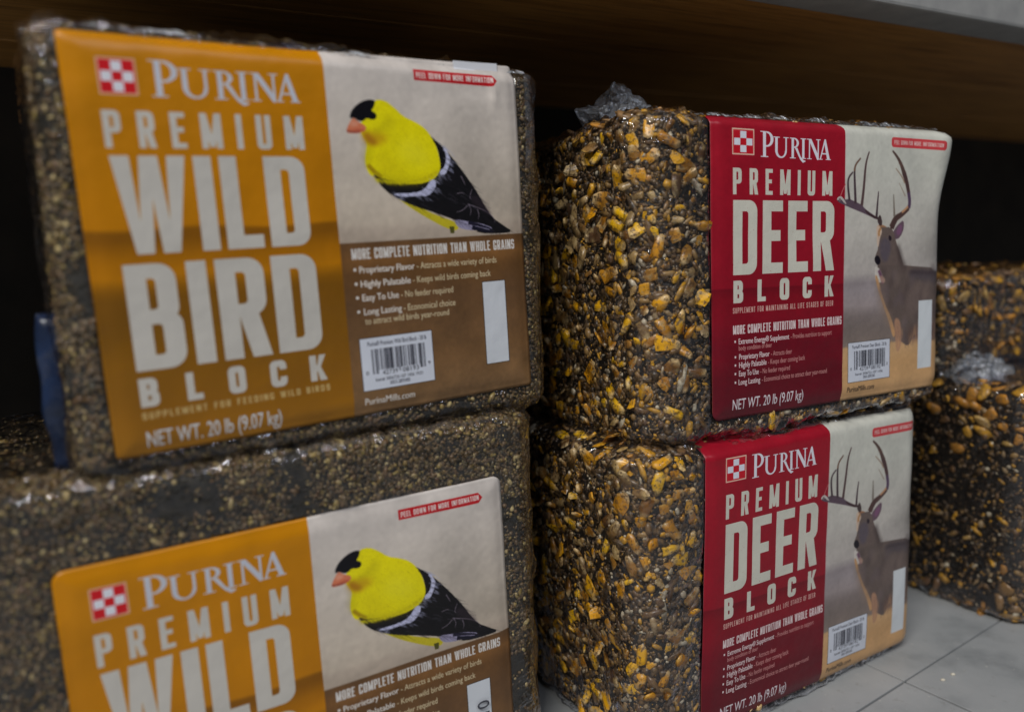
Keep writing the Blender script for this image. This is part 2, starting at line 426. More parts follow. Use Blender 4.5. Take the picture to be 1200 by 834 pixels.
def barcode(C, x0, y0, x1, y1, top, digits, low1, low2):
    paint(C, rect(x0 - .0015, y0 - .0018, x1 + .0015, y1 + .0018), (.20, .17, .16))
    paint(C, rect(x0, y0, x1, y1), (.86, .88, .93)); w, h = x1 - x0, y1 - y0
    bx0, bx1 = x0 + .14 * w, x0 + .885 * w; u = (bx1 - bx0) / 95; ink = (.07, .07, .13)
    Lc = dict(zip('0123456789', '0001101 0011001 0010011 0111101 0100011 0110001 0101111 0111011 0110111 0001011'.split()))
    bits = '101' + ''.join(Lc[c] for c in digits[:6]) + '01010' + ''.join(''.join('10'[int(b)] for b in Lc[c]) for c in digits[6:]) + '101'
    for i, b in enumerate(bits):
        if b == '1':
            guard = i < 10 or i > 84 or 44 < i < 50
            paint(C, rect(bx0 + i * u, y0 + (.30 if guard else .37) * h, bx0 + (i + 1.02) * u, y0 + .78 * h), ink)
    ftext(C, top, x0 + .10 * w, x0 + .92 * w, y0 + .845 * h, y0 + .93 * h, ink)
    ftext(C, digits[0], x0 + .05 * w, x0 + .085 * w, y0 + .30 * h, y0 + .37 * h, ink)
    ftext(C, digits[1:6], bx0 + .13 * w, bx0 + .34 * w, y0 + .265 * h, y0 + .355 * h, ink)
    ftext(C, digits[6:11], bx0 + .41 * w, bx0 + .64 * w, y0 + .265 * h, y0 + .355 * h, ink)
    ftext(C, digits[11], x0 + .92 * w, x0 + .955 * w, y0 + .33 * h, y0 + .40 * h, ink)
    ftext(C, low1, x0 + .17 * w, x0 + .83 * w, y0 + .155 * h, y0 + .22 * h, ink)
    ftext(C, low2, x0 + .36 * w, x0 + .64 * w, y0 + .06 * h, y0 + .13 * h, ink)

def image(name, C):
    img = bpy.data.images.new(name, TW, TH)
    buf = np.ones((TH, TW, 4), np.float32); buf[..., :3] = np.clip(C[::-1], 0, 1)
    img.pixels.foreach_set(buf.ravel()); img.update(); img.pack()
    return img
def lum(C, m): return C
def grad(stops, v):
    """vertical print gradient: stops [(v, rgb)] ascending"""
    p = [s[0] for s in stops]; c = np.array([s[1] for s in stops], float)
    return np.stack([np.interp(v, p, c[:, i]) for i in range(3)], -1)
VV = (1 - (np.arange(TH) + .5) / TH)[:, None] * np.ones((1, TW)); UU = ((np.arange(TW) + .5) / TW)[None, :] * np.ones((TH, 1))
def cloud(r, seed_amp):
    s = max(1, r // 6)
    small = rng.random((TH // s + 1, TW // s + 1)); b = blur(small, max(1, r // s))
    b = (b - b.mean()) / (b.std() + 1e-9); return np.kron(b, np.ones((s, s)))[:TH, :TW] * seed_amp

# traced print outlines (label u, v)
BIRD={
'belly':[(0.5819,0.689),(0.5927,0.6682),(0.6548,0.6036),(0.6983,0.566),(0.7438,0.5346),(0.7773,0.5142),(0.8052,0.5067),(0.8067,0.5315),(0.7452,0.5567),(0.6868,0.5918),(0.637,0.6254),(0.6015,0.6611)],
'wing':[(0.74,0.7888),(0.7654,0.7643),(0.7912,0.7357),(0.8169,0.6991),(0.843,0.6581),(0.8694,0.6124),(0.8892,0.5698),(0.91,0.5381),(0.9355,0.5174),(0.9654,0.4961),(0.9303,0.4926),(0.8627,0.4965),(0.8527,0.5139),(0.8069,0.5353),(0.7523,0.5601),(0.6993,0.5805),(0.6548,0.6036),(0.6184,0.6328),(0.5989,0.6681),(0.5935,0.6786),(0.6146,0.668),(0.6583,0.6533),(0.7037,0.6455),(0.7448,0.6557),(0.763,0.6737),(0.7697,0.7028),(0.7643,0.7463),(0.752,0.7676)],
'under':[(0.7932,0.5434),(0.8356,0.5339),(0.8792,0.5241),(0.912,0.5069),(0.8631,0.5034),(0.8056,0.5127)],
'body':[(0.6109,0.874),(0.6358,0.8753),(0.6597,0.8559),(0.6804,0.8326),(0.7088,0.8197),(0.7342,0.8029),(0.7525,0.7748),(0.7629,0.7462),(0.7688,0.7101),(0.7688,0.6882),(0.7594,0.6701),(0.7448,0.6557),(0.7036,0.644),(0.6582,0.6519),(0.6204,0.6609),(0.6026,0.675),(0.5909,0.6682),(0.5816,0.6856),(0.5779,0.7097),(0.5824,0.7371),(0.5869,0.7563),(0.5763,0.7779),(0.5717,0.7981),(0.5793,0.8186)],
'crown':[(0.6122,0.8733),(0.5991,0.8748),(0.5811,0.8684),(0.5626,0.8531),(0.5527,0.8366),(0.551,0.8221),(0.5605,0.8257),(0.5714,0.8164),(0.5816,0.8168),(0.5911,0.8262),(0.6039,0.8208),(0.6131,0.8244),(0.6154,0.836),(0.6084,0.8422),(0.6028,0.8452),(0.6094,0.8553),(0.6132,0.8668)],
'beak':[(0.5576,0.8249),(0.5444,0.8026),(0.5387,0.7848),(0.5602,0.7837),(0.5779,0.7874),(0.5888,0.7959),(0.5852,0.8071),(0.5711,0.8132),(0.5631,0.8226)],
'throat':[(0.5811,0.7908),(0.5745,0.7808),(0.5858,0.7549),(0.6109,0.7536),(0.6359,0.7657),(0.6371,0.7823),(0.6015,0.788)],
'bar1':[(0.7761,0.7573),(0.7853,0.7452),(0.7956,0.7243),(0.7964,0.7103),(0.7884,0.6892),(0.7806,0.6716),(0.7673,0.6717),(0.7646,0.6805),(0.7786,0.6927),(0.7847,0.7102),(0.7858,0.7277)],
'bar2':[(0.6367,0.6218),(0.6954,0.6204),(0.7228,0.6306),(0.7416,0.6594),(0.755,0.6555),(0.7499,0.6301),(0.7282,0.6101),(0.7082,0.6129),(0.6618,0.6105)],
'f0':[(0.8226,0.6677),(0.8301,0.6497),(0.833,0.6407)],
'f1':[(0.8075,0.6161),(0.8214,0.6194),(0.828,0.6156)],
'f2':[(0.8513,0.6277),(0.843,0.6062),(0.8461,0.5989)],
'f3':[(0.8365,0.5847),(0.857,0.5767),(0.8847,0.5647),(0.9088,0.5452),(0.9132,0.5264)],
'f4':[(0.8636,0.5692),(0.8678,0.5507),(0.8637,0.5398)],
'f5':[(0.8363,0.5811),(0.8216,0.5671),(0.8042,0.5624)],
'f6':[(0.8399,0.5828),(0.8459,0.5662),(0.8415,0.5518)],
'leg':[(0.7813,0.5215),(0.7835,0.5011),(0.7941,0.5005),(0.7954,0.5208)],
}
DEER={
'beamL':[(0.6525,0.6591),(0.6191,0.6759),(0.5862,0.6957),(0.5801,0.7055),(0.5498,0.7184),(0.5219,0.728),(0.5021,0.7245),(0.4865,0.7389),(0.4709,0.7323),(0.4709,0.721),(0.4826,0.7131),(0.514,0.7019),(0.562,0.6857),(0.6027,0.6709),(0.6442,0.6541)],
'knob':[(0.5021,0.7245),(0.4865,0.7389),(0.4709,0.7323),(0.4694,0.7226),(0.4787,0.7243),(0.4865,0.7276),(0.5022,0.7116),(0.512,0.7084)],
't1':[(0.5238,0.7215),(0.5158,0.7732),(0.5177,0.8023),(0.5375,0.8222)],
't2':[(0.5498,0.7119),(0.5464,0.7738),(0.5434,0.8256),(0.5473,0.8484),(0.5692,0.8718)],
't3':[(0.576,0.7055),(0.5839,0.7647),(0.5896,0.84),(0.5955,0.8696),(0.6055,0.8961)],
't4':[(0.6421,0.6625),(0.6438,0.7092),(0.6485,0.7558)],
't5':[(0.4845,0.7372),(0.4942,0.7599),(0.506,0.7794)],
'beamR':[(0.7116,0.9041),(0.7353,0.8817),(0.7528,0.8555),(0.7662,0.8255),(0.7797,0.7953),(0.7912,0.7546),(0.7983,0.7204),(0.7942,0.6964),(0.7593,0.6723),(0.7291,0.6588),(0.7122,0.6249)],
'r1':[(0.7272,0.8412),(0.7577,0.8117),(0.771,0.7883)],
'r2':[(0.745,0.7878),(0.776,0.7407)],
'r3':[(0.7195,0.7468),(0.7247,0.6656)],
'earL':[(0.6598,0.6743),(0.6717,0.6388),(0.6601,0.6295),(0.646,0.6502),(0.6505,0.665)],
'earR':[(0.7697,0.6533),(0.7725,0.6227),(0.7558,0.5885),(0.7317,0.5795),(0.7171,0.5968),(0.7265,0.6194),(0.7456,0.6382)],
'antbase':[(0.7308,0.6686),(0.75,0.6723),(0.7312,0.6345),(0.7122,0.6158),(0.7026,0.6235),(0.7214,0.6535)],
'head':[(0.6461,0.6316),(0.6742,0.6257),(0.7073,0.6272),(0.7267,0.6042),(0.7367,0.5698),(0.754,0.5388),(0.7716,0.496),(0.7817,0.4724),(0.8215,0.4669),(0.8823,0.4644),(0.9343,0.4543),(0.9872,0.448),(0.988,0.4076),(0.6854,0.423),(0.6757,0.4387),(0.6708,0.4693),(0.6518,0.489),(0.6377,0.5083),(0.6422,0.5232),(0.656,0.5528),(0.6487,0.5979)],
'nose':[(0.6422,0.5213),(0.6377,0.5083),(0.6471,0.4929),(0.6588,0.4887),(0.6682,0.4997),(0.661,0.5188),(0.6515,0.5248)],
'pale':[(0.6438,0.6353),(0.6601,0.6314),(0.672,0.6126),(0.6604,0.5865),(0.656,0.5528),(0.649,0.5605),(0.6463,0.598)],
'throatw':[(0.6425,0.4893),(0.6708,0.4693),(0.6854,0.423),(0.6476,0.4249),(0.6403,0.4668)],
'body':[(0.6581,0.4954),(0.9968,0.4611),(1.0018,0.219),(0.9637,0.1929),(0.9258,0.1817),(0.8692,0.2088),(0.8279,0.2053),(0.8057,0.1717),(0.7785,0.1886),(0.7515,0.2124),(0.7338,0.214),(0.7158,0.2646),(0.6806,0.3436),(0.6545,0.407),(0.6415,0.4553)],
'chest':[(0.6415,0.4553),(0.6559,0.4479),(0.6804,0.3643),(0.7244,0.2849),(0.7469,0.2269),(0.7339,0.2069),(0.7158,0.2646),(0.6806,0.3436),(0.6545,0.407)],
'band1':[(0.5226,0.4474),(0.6883,0.4429)],
'band2':[(0.5229,0.314),(0.7152,0.3274)],
'tan':[(0.5191,0.1898),(0.7253,0.1866),(0.7783,0.2028),(0.9927,0.1902)],
}

def inside(poly, x, y):
    c = False
    for (x0, y0), (x1, y1) in zip(poly, poly[1:] + poly[:1]):
        if (y0 > y) != (y1 > y) and x < (x1 - x0) * (y - y0) / (y1 - y0) + x0: c = not c
    return c

def bird_art():
    lp = UU < 0.5
    # left panel: ochre field at dusk
    st = [(0, (.64, .43, .08)), (.10, (.59, .39, .07)), (.28, (.53, .35, .04)), (.385, (.52, .34, .04)), (.405, (.57, .37, .02)), (.44, (.765, .49, .0)), (.49, (.68, .43, .0)), (.528, (.55, .345, .02)), (.546, (.55, .345, .02)), (.556, (.765, .49, .0)), (.75, (.775, .500, .0)), (1, (.79, .515, .0))]
    v = VV + .004 * np.sin(UU * 22) + .010 * UU * (VV < .6)
    C = grad(st, v)
    # right panel
    sr_ = [(0, (.55, .42, .28)), (.15, (.49, .36, .23)), (.32, (.43, .31, .20)), (.40, (.43, .30, .17)), (.44, (.52, .36, .20)), (.488, (.42, .30, .19)), (.4905, (.72, .66, .60)), (.525, (.76, .70, .64)), (.540, (.80, .745, .68)), (.62, (.84, .79, .73)), (.8, (.84, .80, .76)), (1, (.82, .79, .77))]
    R = grad(sr_, VV)
    C[~lp] = R[~lp]
    C *= (1 + cloud(60, .018) + cloud(9, .010) * (~lp))[..., None]
    # soft smoke in the picture behind the bird
    m = np.exp(-(((UU - .87) / .07) ** 2 + ((VV - .72) / .10) ** 2)) * .13 + np.exp(-(((UU - .95) / .09) ** 2 + ((VV - .60) / .06) ** 2)) * .10
    C[~lp] *= (1 - m[~lp])[:, None]
    B = BIRD
    paint(C, [smooth_poly(B['belly'])], (.80, .74, .16), tex=.08)
    paint(C, [smooth_poly(B['wing'], 1)], (.075, .07, .085), tex=.25)
    paint(C, [smooth_poly(B['under'])], (.62, .60, .72), tex=.1)
    paint(C, [line([(.835, .530), (.87, .520), (.90, .508)], .012, .004)], (.13, .12, .20))
    paint(C, [line([(.845, .515), (.875, .506), (.905, .4985)], .014, .006)], (.10, .10, .17))
    paint(C, [smooth_poly(B['body'], 1)], (.97, .92, .02), tex=.06, soft=1)
    for q in range(900):       # short feather strokes
        a, b = random.uniform(.575, .77), random.uniform(.64, .875)
        if not inside(B['body'], a, b): continue
        an = -1.05 + 1.4 * (b - .76) * 6 * (a < .66) + random.uniform(-.35, .35); L_ = random.uniform(.006, .016)
        cc = random.choice([(.98, .95, .22), (.84, .76, .03), (.78, .68, .05), (.95, .90, .08), (.66, .58, .08)])
        paint(C, [line([(a, b), (a + L_ * math.cos(an), b + L_ * math.sin(an))], .0026, .0008)], cc, .16)
    paint(C, [line([(.585, .70), (.60, .68), (.615, .665)], .012)], (.55, .40, .05), .7, soft=4)
    paint(C, [smooth_poly([(.66, .76), (.70, .78), (.74, .74), (.75, .70), (.70, .69), (.66, .72)])], (.98, .95, .30), .35, soft=30)
    paint(C, [smooth_poly([(.60, .72), (.63, .75), (.66, .70), (.68, .66), (.64, .66), (.60, .69)])], (.78, .70, .03), .25, soft=26)
    for pts, a_ in (([(.600, .67), (.64, .652), (.70, .648), (.74, .658), (.762, .68)], .40), ([(.585, .70), (.583, .73), (.592, .76)], .30), ([(.60, .78), (.63, .80), (.65, .83)], .30), ([(.66, .82), (.64, .79), (.66, .75)], .16)):
        paint(C, [line(pts, .020, .014)], (.62, .56, .05), a_, soft=16)
    for q in range(500):        # ragged edge of the breast over the wing
        t_ = random.random(); a, b = .60 + .16 * t_, .663 - .055 * math.sin(math.pi * t_) * .25 + .02 * t_ * t_
        paint(C, [line([(a, b), (a + random.uniform(-.003, .006), b - random.uniform(.004, .012))], .0024, .0008)], random.choice([(.90, .85, .05), (.78, .72, .05)]), .45)
    paint(C, [smooth_poly(B['throat'])], (.76, .54, .08), .65, soft=16)
    paint(C, [smooth_poly([(.575, .79), (.585, .76), (.60, .752), (.618, .758), (.60, .775), (.59, .788)])], (.62, .34, .12), .55, soft=9)
    paint(C, [smooth_poly(B['crown'], 1)], (.05, .045, .075), tex=.3, soft=1)
    paint(C, [smooth_poly(B['beak'], 1)], (.88, .50, .36), soft=1)
    paint(C, [smooth_poly([(.556, .822), (.548, .806), (.556, .800), (.575, .808)])], (.95, .70, .60), .6, soft=5)
    paint(C, [smooth_poly([(.545, .787), (.560, .785), (.585, .790), (.58, .797), (.555, .793)])], (.70, .30, .22), .6, soft=4)
    paint(C, [smooth_poly([(.602, .832), (.610, .832), (.610, .825), (.602, .825)])], (.02, .02, .03), soft=1)
    paint(C, [line([(.541, .790), (.558, .7865), (.572, .788)], .007, .003)], (.62, .33, .28), .8)
    paint(C, [line([(.600, .6775), (.625, .656), (.68, .646), (.74, .656), (.765, .68), (.768, .71)], .003)], (.90, .86, .04), .6, soft=1)
    for q in range(60): a, b = random.choice(B['bar1']); a += random.uniform(-.008, .008); b += random.uniform(-.008, .008); paint(C, [line([(a, b), (a + .010, b - .010)], .003, .001)], (.70, .71, .84), .5)
    paint(C, [smooth_poly(B['bar1'], 1)], (.80, .81, .93), tex=.15)
    for q in range(60): a, b = random.choice(B['bar2']); a += random.uniform(-.008, .008); b += random.uniform(-.008, .008); paint(C, [line([(a, b), (a + .010, b - .010)], .003, .001)], (.70, .71, .84), .5)
    paint(C, [smooth_poly(B['bar2'], 1)], (.78, .79, .92), tex=.15)
    for k in range(7): paint(C, [line(B['f%d' % k], .0035, .0015)], (.55, .50, .56), .75)
    for q in range(900):        # wing barbs
        a, b = random.uniform(.60, .96), random.uniform(.50, .79)
        if not inside(B['wing'], a, b): continue
        an = -.75 + random.uniform(-.25, .25); L_ = random.uniform(.008, .050)
        paint(C, [line([(a, b), (a + L_ * math.cos(an), b + L_ * math.sin(an))], .0020, .0006)], random.choice([(.02, .02, .03), (.13, .12, .15), (.20, .17, .22), (.10, .08, .09)]), .4)
    paint(C, [smooth_poly([(.84, .60), (.86, .62), (.89, .575), (.91, .545), (.88, .56)])], (.24, .19, .23), .5, soft=8)
    for k in range(26):
        a = random.uniform(.66, .84); b = .60 - (a - .66) * .20 + random.uniform(-.02, .09) * (1 if a > .72 else .2)
        if b > .69 - abs(a - .78) * 1.4: continue
        paint(C, [line([(a, b), (a + .012, b - .006), (a + .024, b - .018)], .0018, .0008)], (.38, .36, .42), .5)
    paint(C, [BIRD['leg']], (.33, .32, .12))
    paint(C, rect(.5005, 0, 1, .489), (0, 0, 0), 0)
    # brown field covers the perch line
    low = (VV < .4885) & (~lp); C[low] = R[low] * (1 + cloud(40, .03) + cloud(7, .015))[low][:, None]
    # text
    cream, white = (.80, .785, .755), (.84, .85, .88)
    checker(C, .0600, .8590, .1272, .9415, (.90, .91, .95), (.83, .10, .14), (.90, .72, .62))
    purina(C, .1478, .4429, .858, .084, (.79, .80, .85))
    caps(C, 'PREMIUM', .0575, .4426, .739, .824, cream, .40, .92)
    caps(C, 'WILD', .0600, .4365, .491, .7215, cream, .40, .17, barf=.034)
    caps(C, 'BIRD', .0570, .4400, .2105, .468, cream, .40, .17, barf=.036)
    caps(C, 'BLOCK', .0567, .4423, .1212, .1925, cream, .42, 1.45)
    caps(C, 'SUPPLEMENT FOR FEEDING WILD BIRDS', .0563, .4463, .0905, .1082, (.86, .78, .58), .34, .55, alpha=.8)
    ftext(C, 'NET WT. 20 lb (9.07 kg)', .0591, .3311, .0205, .0600, white, .022)
    paint(C, [[(.7153, .9336), (.9300, .9300), (.9414, .9460), (.9300, .9625), (.7153, .9639)]], (.76, .10, .14))
    caps(C, 'PEEL DOWN FOR MORE INFORMATION', .7215, .9310, .9395, .9560, (.93, .90, .88), .36, .28)
    caps(C, 'MORE COMPLETE NUTRITION THAN WHOLE GRAINS', .5255, .9668, .4430, .4730, (.89, .88, .87), .40, .20)
    Y = [.4045, .3650, .3262, .2868]
    T = [('Proprietary Flavor', .5412, .6799, '- Attracts a wide variety of birds', .6860, .9095), ('Highly Palatable', .5416, .6672, '- Keeps wild birds coming back', .6735, .8900),
         ('Easy To Use', .5424, .6334, '- No feeder required', .6400, .7795), ('Long Lasting', .5433, .6386, '- Economical choice', .6440, .7835)]
    for y, (t, a, b, t2, c, d) in zip(Y, T):
        paint(C, rect(.5270, y + .0065, .5335, y + .0145), (.92, .90, .88))
        ftext(C, t, a, b, y, y + .0185, (.93, .91, .89), .050)
        ftext(C, t2, c, d, y, y + .0185, (.86, .80, .66), .018)
    ftext(C, 'to attract wild birds year-round', .5440, .7640, .2598, .2778, (.86, .80, .66), .018)
    barcode(C, .5262, .0700, .7117, .2195, 'Purina\u00ae Premium Wild Bird Block - 20 lb', '042739081939', 'Item# 3006720-107 1456 19.01', '0003-2895400')
    ftext(C, 'PurinaMills.com', .5275, .6550, .0285, .0480, (.93, .91, .89), .045)
    paint(C, rect(.8625, .0900, .9318, .3495), (.16, .13, .11))
    paint(C, rect(.8640, .0918, .9303, .3477), (.86, .88, .91))
    return image('wild_bird_print', C)

def deer_art():
    lp = UU < 0.5035
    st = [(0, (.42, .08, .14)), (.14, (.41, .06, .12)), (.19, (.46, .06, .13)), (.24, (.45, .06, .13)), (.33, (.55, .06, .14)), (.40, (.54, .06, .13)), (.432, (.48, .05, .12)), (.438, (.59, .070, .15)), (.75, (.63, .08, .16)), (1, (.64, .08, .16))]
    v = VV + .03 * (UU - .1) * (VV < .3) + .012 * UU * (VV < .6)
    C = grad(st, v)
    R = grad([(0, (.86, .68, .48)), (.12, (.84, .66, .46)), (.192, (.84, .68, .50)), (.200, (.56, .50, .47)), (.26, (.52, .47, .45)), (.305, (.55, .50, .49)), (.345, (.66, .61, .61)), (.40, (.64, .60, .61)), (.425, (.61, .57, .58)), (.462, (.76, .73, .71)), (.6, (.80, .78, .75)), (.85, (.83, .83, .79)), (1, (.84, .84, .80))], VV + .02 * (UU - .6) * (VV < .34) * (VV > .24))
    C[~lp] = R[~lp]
    m = np.exp(-(((UU - .93) / .06) ** 2 + ((VV - .55) / .10) ** 2)) * .16
    C[~lp] *= (1 - m[~lp])[:, None]
    C *= (1 + cloud(50, .015) + cloud(8, .010))[..., None]
    D = DEER; dk = (.31, .25, .27)
    paint(C, [smooth_poly(D['beamL'], 1)], (.38, .31, .36), tex=.1)
    paint(C, [smooth_poly([(.62, .672), (.585, .695), (.60, .675), (.64, .655), (.66, .66)], 1)], (.27, .19, .20))
    paint(C, [smooth_poly(D['knob'], 1)], (.80, .76, .74))
    paint(C, [smooth_poly([(.476, .728), (.484, .731), (.488, .724), (.480, .717)], 1)], (.50, .45, .46))
    for n, a, b, c in (('t1', .012, .005, dk), ('t2', .013, .005, dk), ('t3', .014, .005, (.36, .28, .28)), ('t4', .013, .004, dk), ('t5', .004, .003, (.80, .45, .45))): paint(C, [line(D[n], a, b)], c)
    paint(C, [line(D['t2'][2:], .006, .002)], (.58, .42, .30))
    bR = D['beamR']
    paint(C, [line(bR[:4], .006, .022)], (.36, .28, .26)); paint(C, [line(bR[3:6], .023, .017)], (.33, .24, .24)); paint(C, [line(bR[5:8], .018, .016)], (.36, .28, .38))
    paint(C, [line(bR[7:], .014, .030)], (.35, .26, .24)); paint(C, [line([(.790, .703), (.775, .690), (.760, .681)], .009)], (.80, .60, .45))
    for n, a, b, c in (('r1', .003, .007, (.62, .52, .44)), ('r2', .003, .006, (.66, .60, .54)), ('r3', .004, .012, (.52, .48, .44))): paint(C, [line(D[n], a, b)], c)
    paint(C, [line([(.743, .866), (.757, .848)], .012)], (.40, .30, .27))
    paint(C, [smooth_poly([(.650, .640), (.69, .63), (.70, .61), (.66, .60), (.648, .61)])], (.66, .47, .34))
    paint(C, [smooth_poly(D['earL'], 1)], (.30, .24, .24)); paint(C, [smooth_poly(D['antbase'], 1)], (.34, .25, .24))
    paint(C, [smooth_poly(D['earR'], 1)], (.44, .35, .40)); paint(C, [smooth_poly([(.76, .64), (.765, .615), (.75, .595), (.735, .60), (.74, .625)])], (.52, .36, .48), soft=3)
    paint(C, [smooth_poly(D['head'], 1)], (.44, .38, .36), tex=.10)
    paint(C, [smooth_poly(D['body'], 1)], (.42, .365, .345), tex=.10)
    paint(C, [smooth_poly([(.80, .47), (1.0, .455), (1.0, .40), (.86, .42), (.80, .44)])], (.33, .30, .33), .7, soft=14)
    paint(C, [smooth_poly([(.95, .42), (1.0, .42), (1.0, .25), (.97, .24), (.955, .32)])], (.66, .50, .45), .8, soft=8)
    paint(C, [smooth_poly([(.80, .25), (1.0, .27), (1.0, .19), (.80, .18)])], (.56, .42, .36), .55, soft=14)
    paint(C, [smooth_poly(D['pale'])], (.86, .76, .68), soft=2); paint(C, [line([(.664, .625), (.655, .61), (.657, .595)], .010)], (.72, .50, .30), .8, soft=2)
    paint(C, [smooth_poly([(.665, .585), (.70, .59), (.715, .55), (.70, .50), (.675, .50), (.66, .54)])], (.37, .34, .40), .7, soft=9)
    paint(C, [smooth_poly([(.70, .60), (.715, .59), (.712, .575), (.70, .58)])], (.16, .12, .16))
    paint(C, [smooth_poly(D['throatw'])], (.86, .83, .80), soft=2)
    paint(C, [smooth_poly(D['nose'], 1)], (.10, .08, .12)); paint(C, [line([(.660, .47), (.672, .445), (.680, .42)], .014)], (.47, .32, .42), soft=3)
    paint(C, [smooth_poly([(.665, .455), (.69, .44), (.688, .42), (.668, .425)])], (.86, .70, .60), .7, soft=3)
    paint(C, [smooth_poly(D['chest'])], (.82, .63, .45), soft=2)
    paint(C, [smooth_poly([(.735, .29), (.765, .28), (.775, .22), (.77, .17), (.75, .15), (.742, .22)])], (.74, .56, .45), .9, soft=4)
    for k in range(70):
        a = random.uniform(.755, .99); b = random.uniform(.165, .225)
        paint(C, [line([(a, b), (a + random.uniform(-.006, .006), b + random.uniform(.02, .05))], .003, .001)], random.choice([(.84, .66, .46), (.74, .55, .40), (.40, .32, .32)]), .6)
    for k in range(60):
        a = random.uniform(.51, .75); b = random.uniform(.175, .20)
        paint(C, [line([(a, b), (a + .003, b + random.uniform(.01, .02))], .003, .001)], (.80, .63, .45), .5)
    paint(C, [line([(.745, .56), (.765, .50), (.785, .46)], .020, .030)], (.26, .215, .215), .6, soft=14)
    paint(C, [line([(.80, .458), (.88, .452), (.99, .440)], .014, .014)], (.24, .20, .22), .6, soft=10)
    paint(C, [line([(.665, .42), (.685, .34), (.72, .26)], .050, .040)], (.58, .49, .43), .5, soft=20)
    paint(C, [smooth_poly([(.78, .40), (.92, .41), (.90, .30), (.80, .28)])], (.50, .43, .41), .5, soft=30)
    for q in range(1500):
        a, b = random.uniform(.64, 1.0), random.uniform(.17, .62)
        if not (inside(D['body'], a, b) or inside(D['head'], a, b)): continue
        an = -1.3 + random.uniform(-.4, .4); L_ = random.uniform(.006, .016)
        paint(C, [line([(a, b), (a + L_ * math.cos(an), b + L_ * math.sin(an))], .0022, .0008)], random.choice([(.28, .23, .23), (.52, .45, .43), (.46, .38, .35), (.56, .48, .43)]), .30)
    for q in range(90):
        a, b = random.uniform(.66, 1.0), random.uniform(.19, .60)
        if inside(D['body'], a, b): paint(C, [smooth_poly([(a, b), (a + .02, b + .03), (a + .035, b), (a + .015, b - .03)])], random.choice([(.30, .25, .25), (.52, .45, .42), (.42, .37, .40)]), .30, soft=12)
    y0_, y1_ = int(TH * .08), int(TH * .86); x0_ = int(TW * .50); C[y0_:y1_, x0_:] = blur(C[y0_:y1_, x0_:], 2)
    # red panel edge over the photograph, antler tip crosses it
    cream, white = (.86, .85, .80), (.90, .91, .94)
    checker(C, .0672, .8640, .1450, .9470, (.90, .92, .97), (.80, .10, .17), (.93, .78, .70))
    purina(C, .1660, .4440, .8600, .083, (.92, .92, .96))
    caps(C, 'PREMIUM', .0690, .4510, .7380, .8225, cream, .40, .92, worn=.6)
    caps(C, 'DEER', .0695, .4600, .4780, .7200, cream, .38, .24, worn=.8, barf=.036)
    caps(C, 'BLOCK', .0706, .4605, .3860, .4600, cream, .42, 1.45, worn=.5)
    caps(C, 'SUPPLEMENT FOR MAINTAINING ALL LIFE STAGES OF DEER', .0690, .4590, .3525, .3712, (.88, .72, .68), .36, .40)
    caps(C, 'MORE COMPLETE NUTRITION THAN WHOLE GRAINS', .0692, .4960, .2830, .3130, (.92, .86, .86), .42, .20)
    rows = [(.2495, 'Extreme Energy\u00ae Supplement', .0894, .2804, '- Provides nutrition to support', .2870, .4543), (.1980, 'Proprietary Flavor', .0900, .2034, '- Attracts deer', .2095, .2914), (.1705, 'Highly Palatable', .0899, .1921, '- Keeps deer coming back', .1985, .3446),
            (.1418, 'Easy To Use', .0894, .1625, '- No feeder required', .1690, .2840), (.1130, 'Long Lasting', .0880, .1680, '- Economical choice to attract deer year-round', .1745, .4370)]
    for y, t, a, b, t2, c, d in rows:
        paint(C, rect(.0735, y + .006, .0790, y + .0135), (.93, .88, .88))
        ftext(C, t, a, b, y, y + .0185, (.93, .88, .88), .050)
        ftext(C, t2, c, d, y, y + .0170, (.82, .60, .58), .015)
    ftext(C, 'body condition of deer', .0891, .2130, .2285, .2440, (.82, .60, .58), .015)
    ftext(C, 'NET WT. 20 lb (9.07 kg)', .0666, .3386, .0300, .0655, (.92, .90, .92), .018)
    paint(C, smooth_list([(.7067, .917), (.9298, .917), (.9298, .9531), (.7067, .9531)]), (.84, .28, .30))
    caps(C, 'PEEL DOWN FOR MORE INFORMATION', .7190, .9170, .9275, .9430, (.93, .82, .80), .34, .28)
    barcode(C, .5285, .0645, .7177, .2100, 'Purina\u00ae Premium Deer Block - 20 lb', '042739081922', 'Item# 3006721-107 1456', '0003-2895300')
    ftext(C, 'PurinaMills.com', .5275, .6490, .0280, .0475, (.16, .12, .10), .045)
    paint(C, rect(.8532, .0800, .9212, .3448), (.88, .90, .92))
    # printed speckle
    sp_ = blur(rng.random((TH, TW)), 1); C[(sp_ > .725) & lp] *= .55; C[(sp_ > .735) & (~lp)] *= .80
    return image('deer_print', C)
def smooth_list(q):
    (x0, y0), (x1, _), (_, y1) = q[0], q[1], q[2]
    return [rr(x0, y0, x1, y1, .010, .010, .010, .010, 1.2178)]

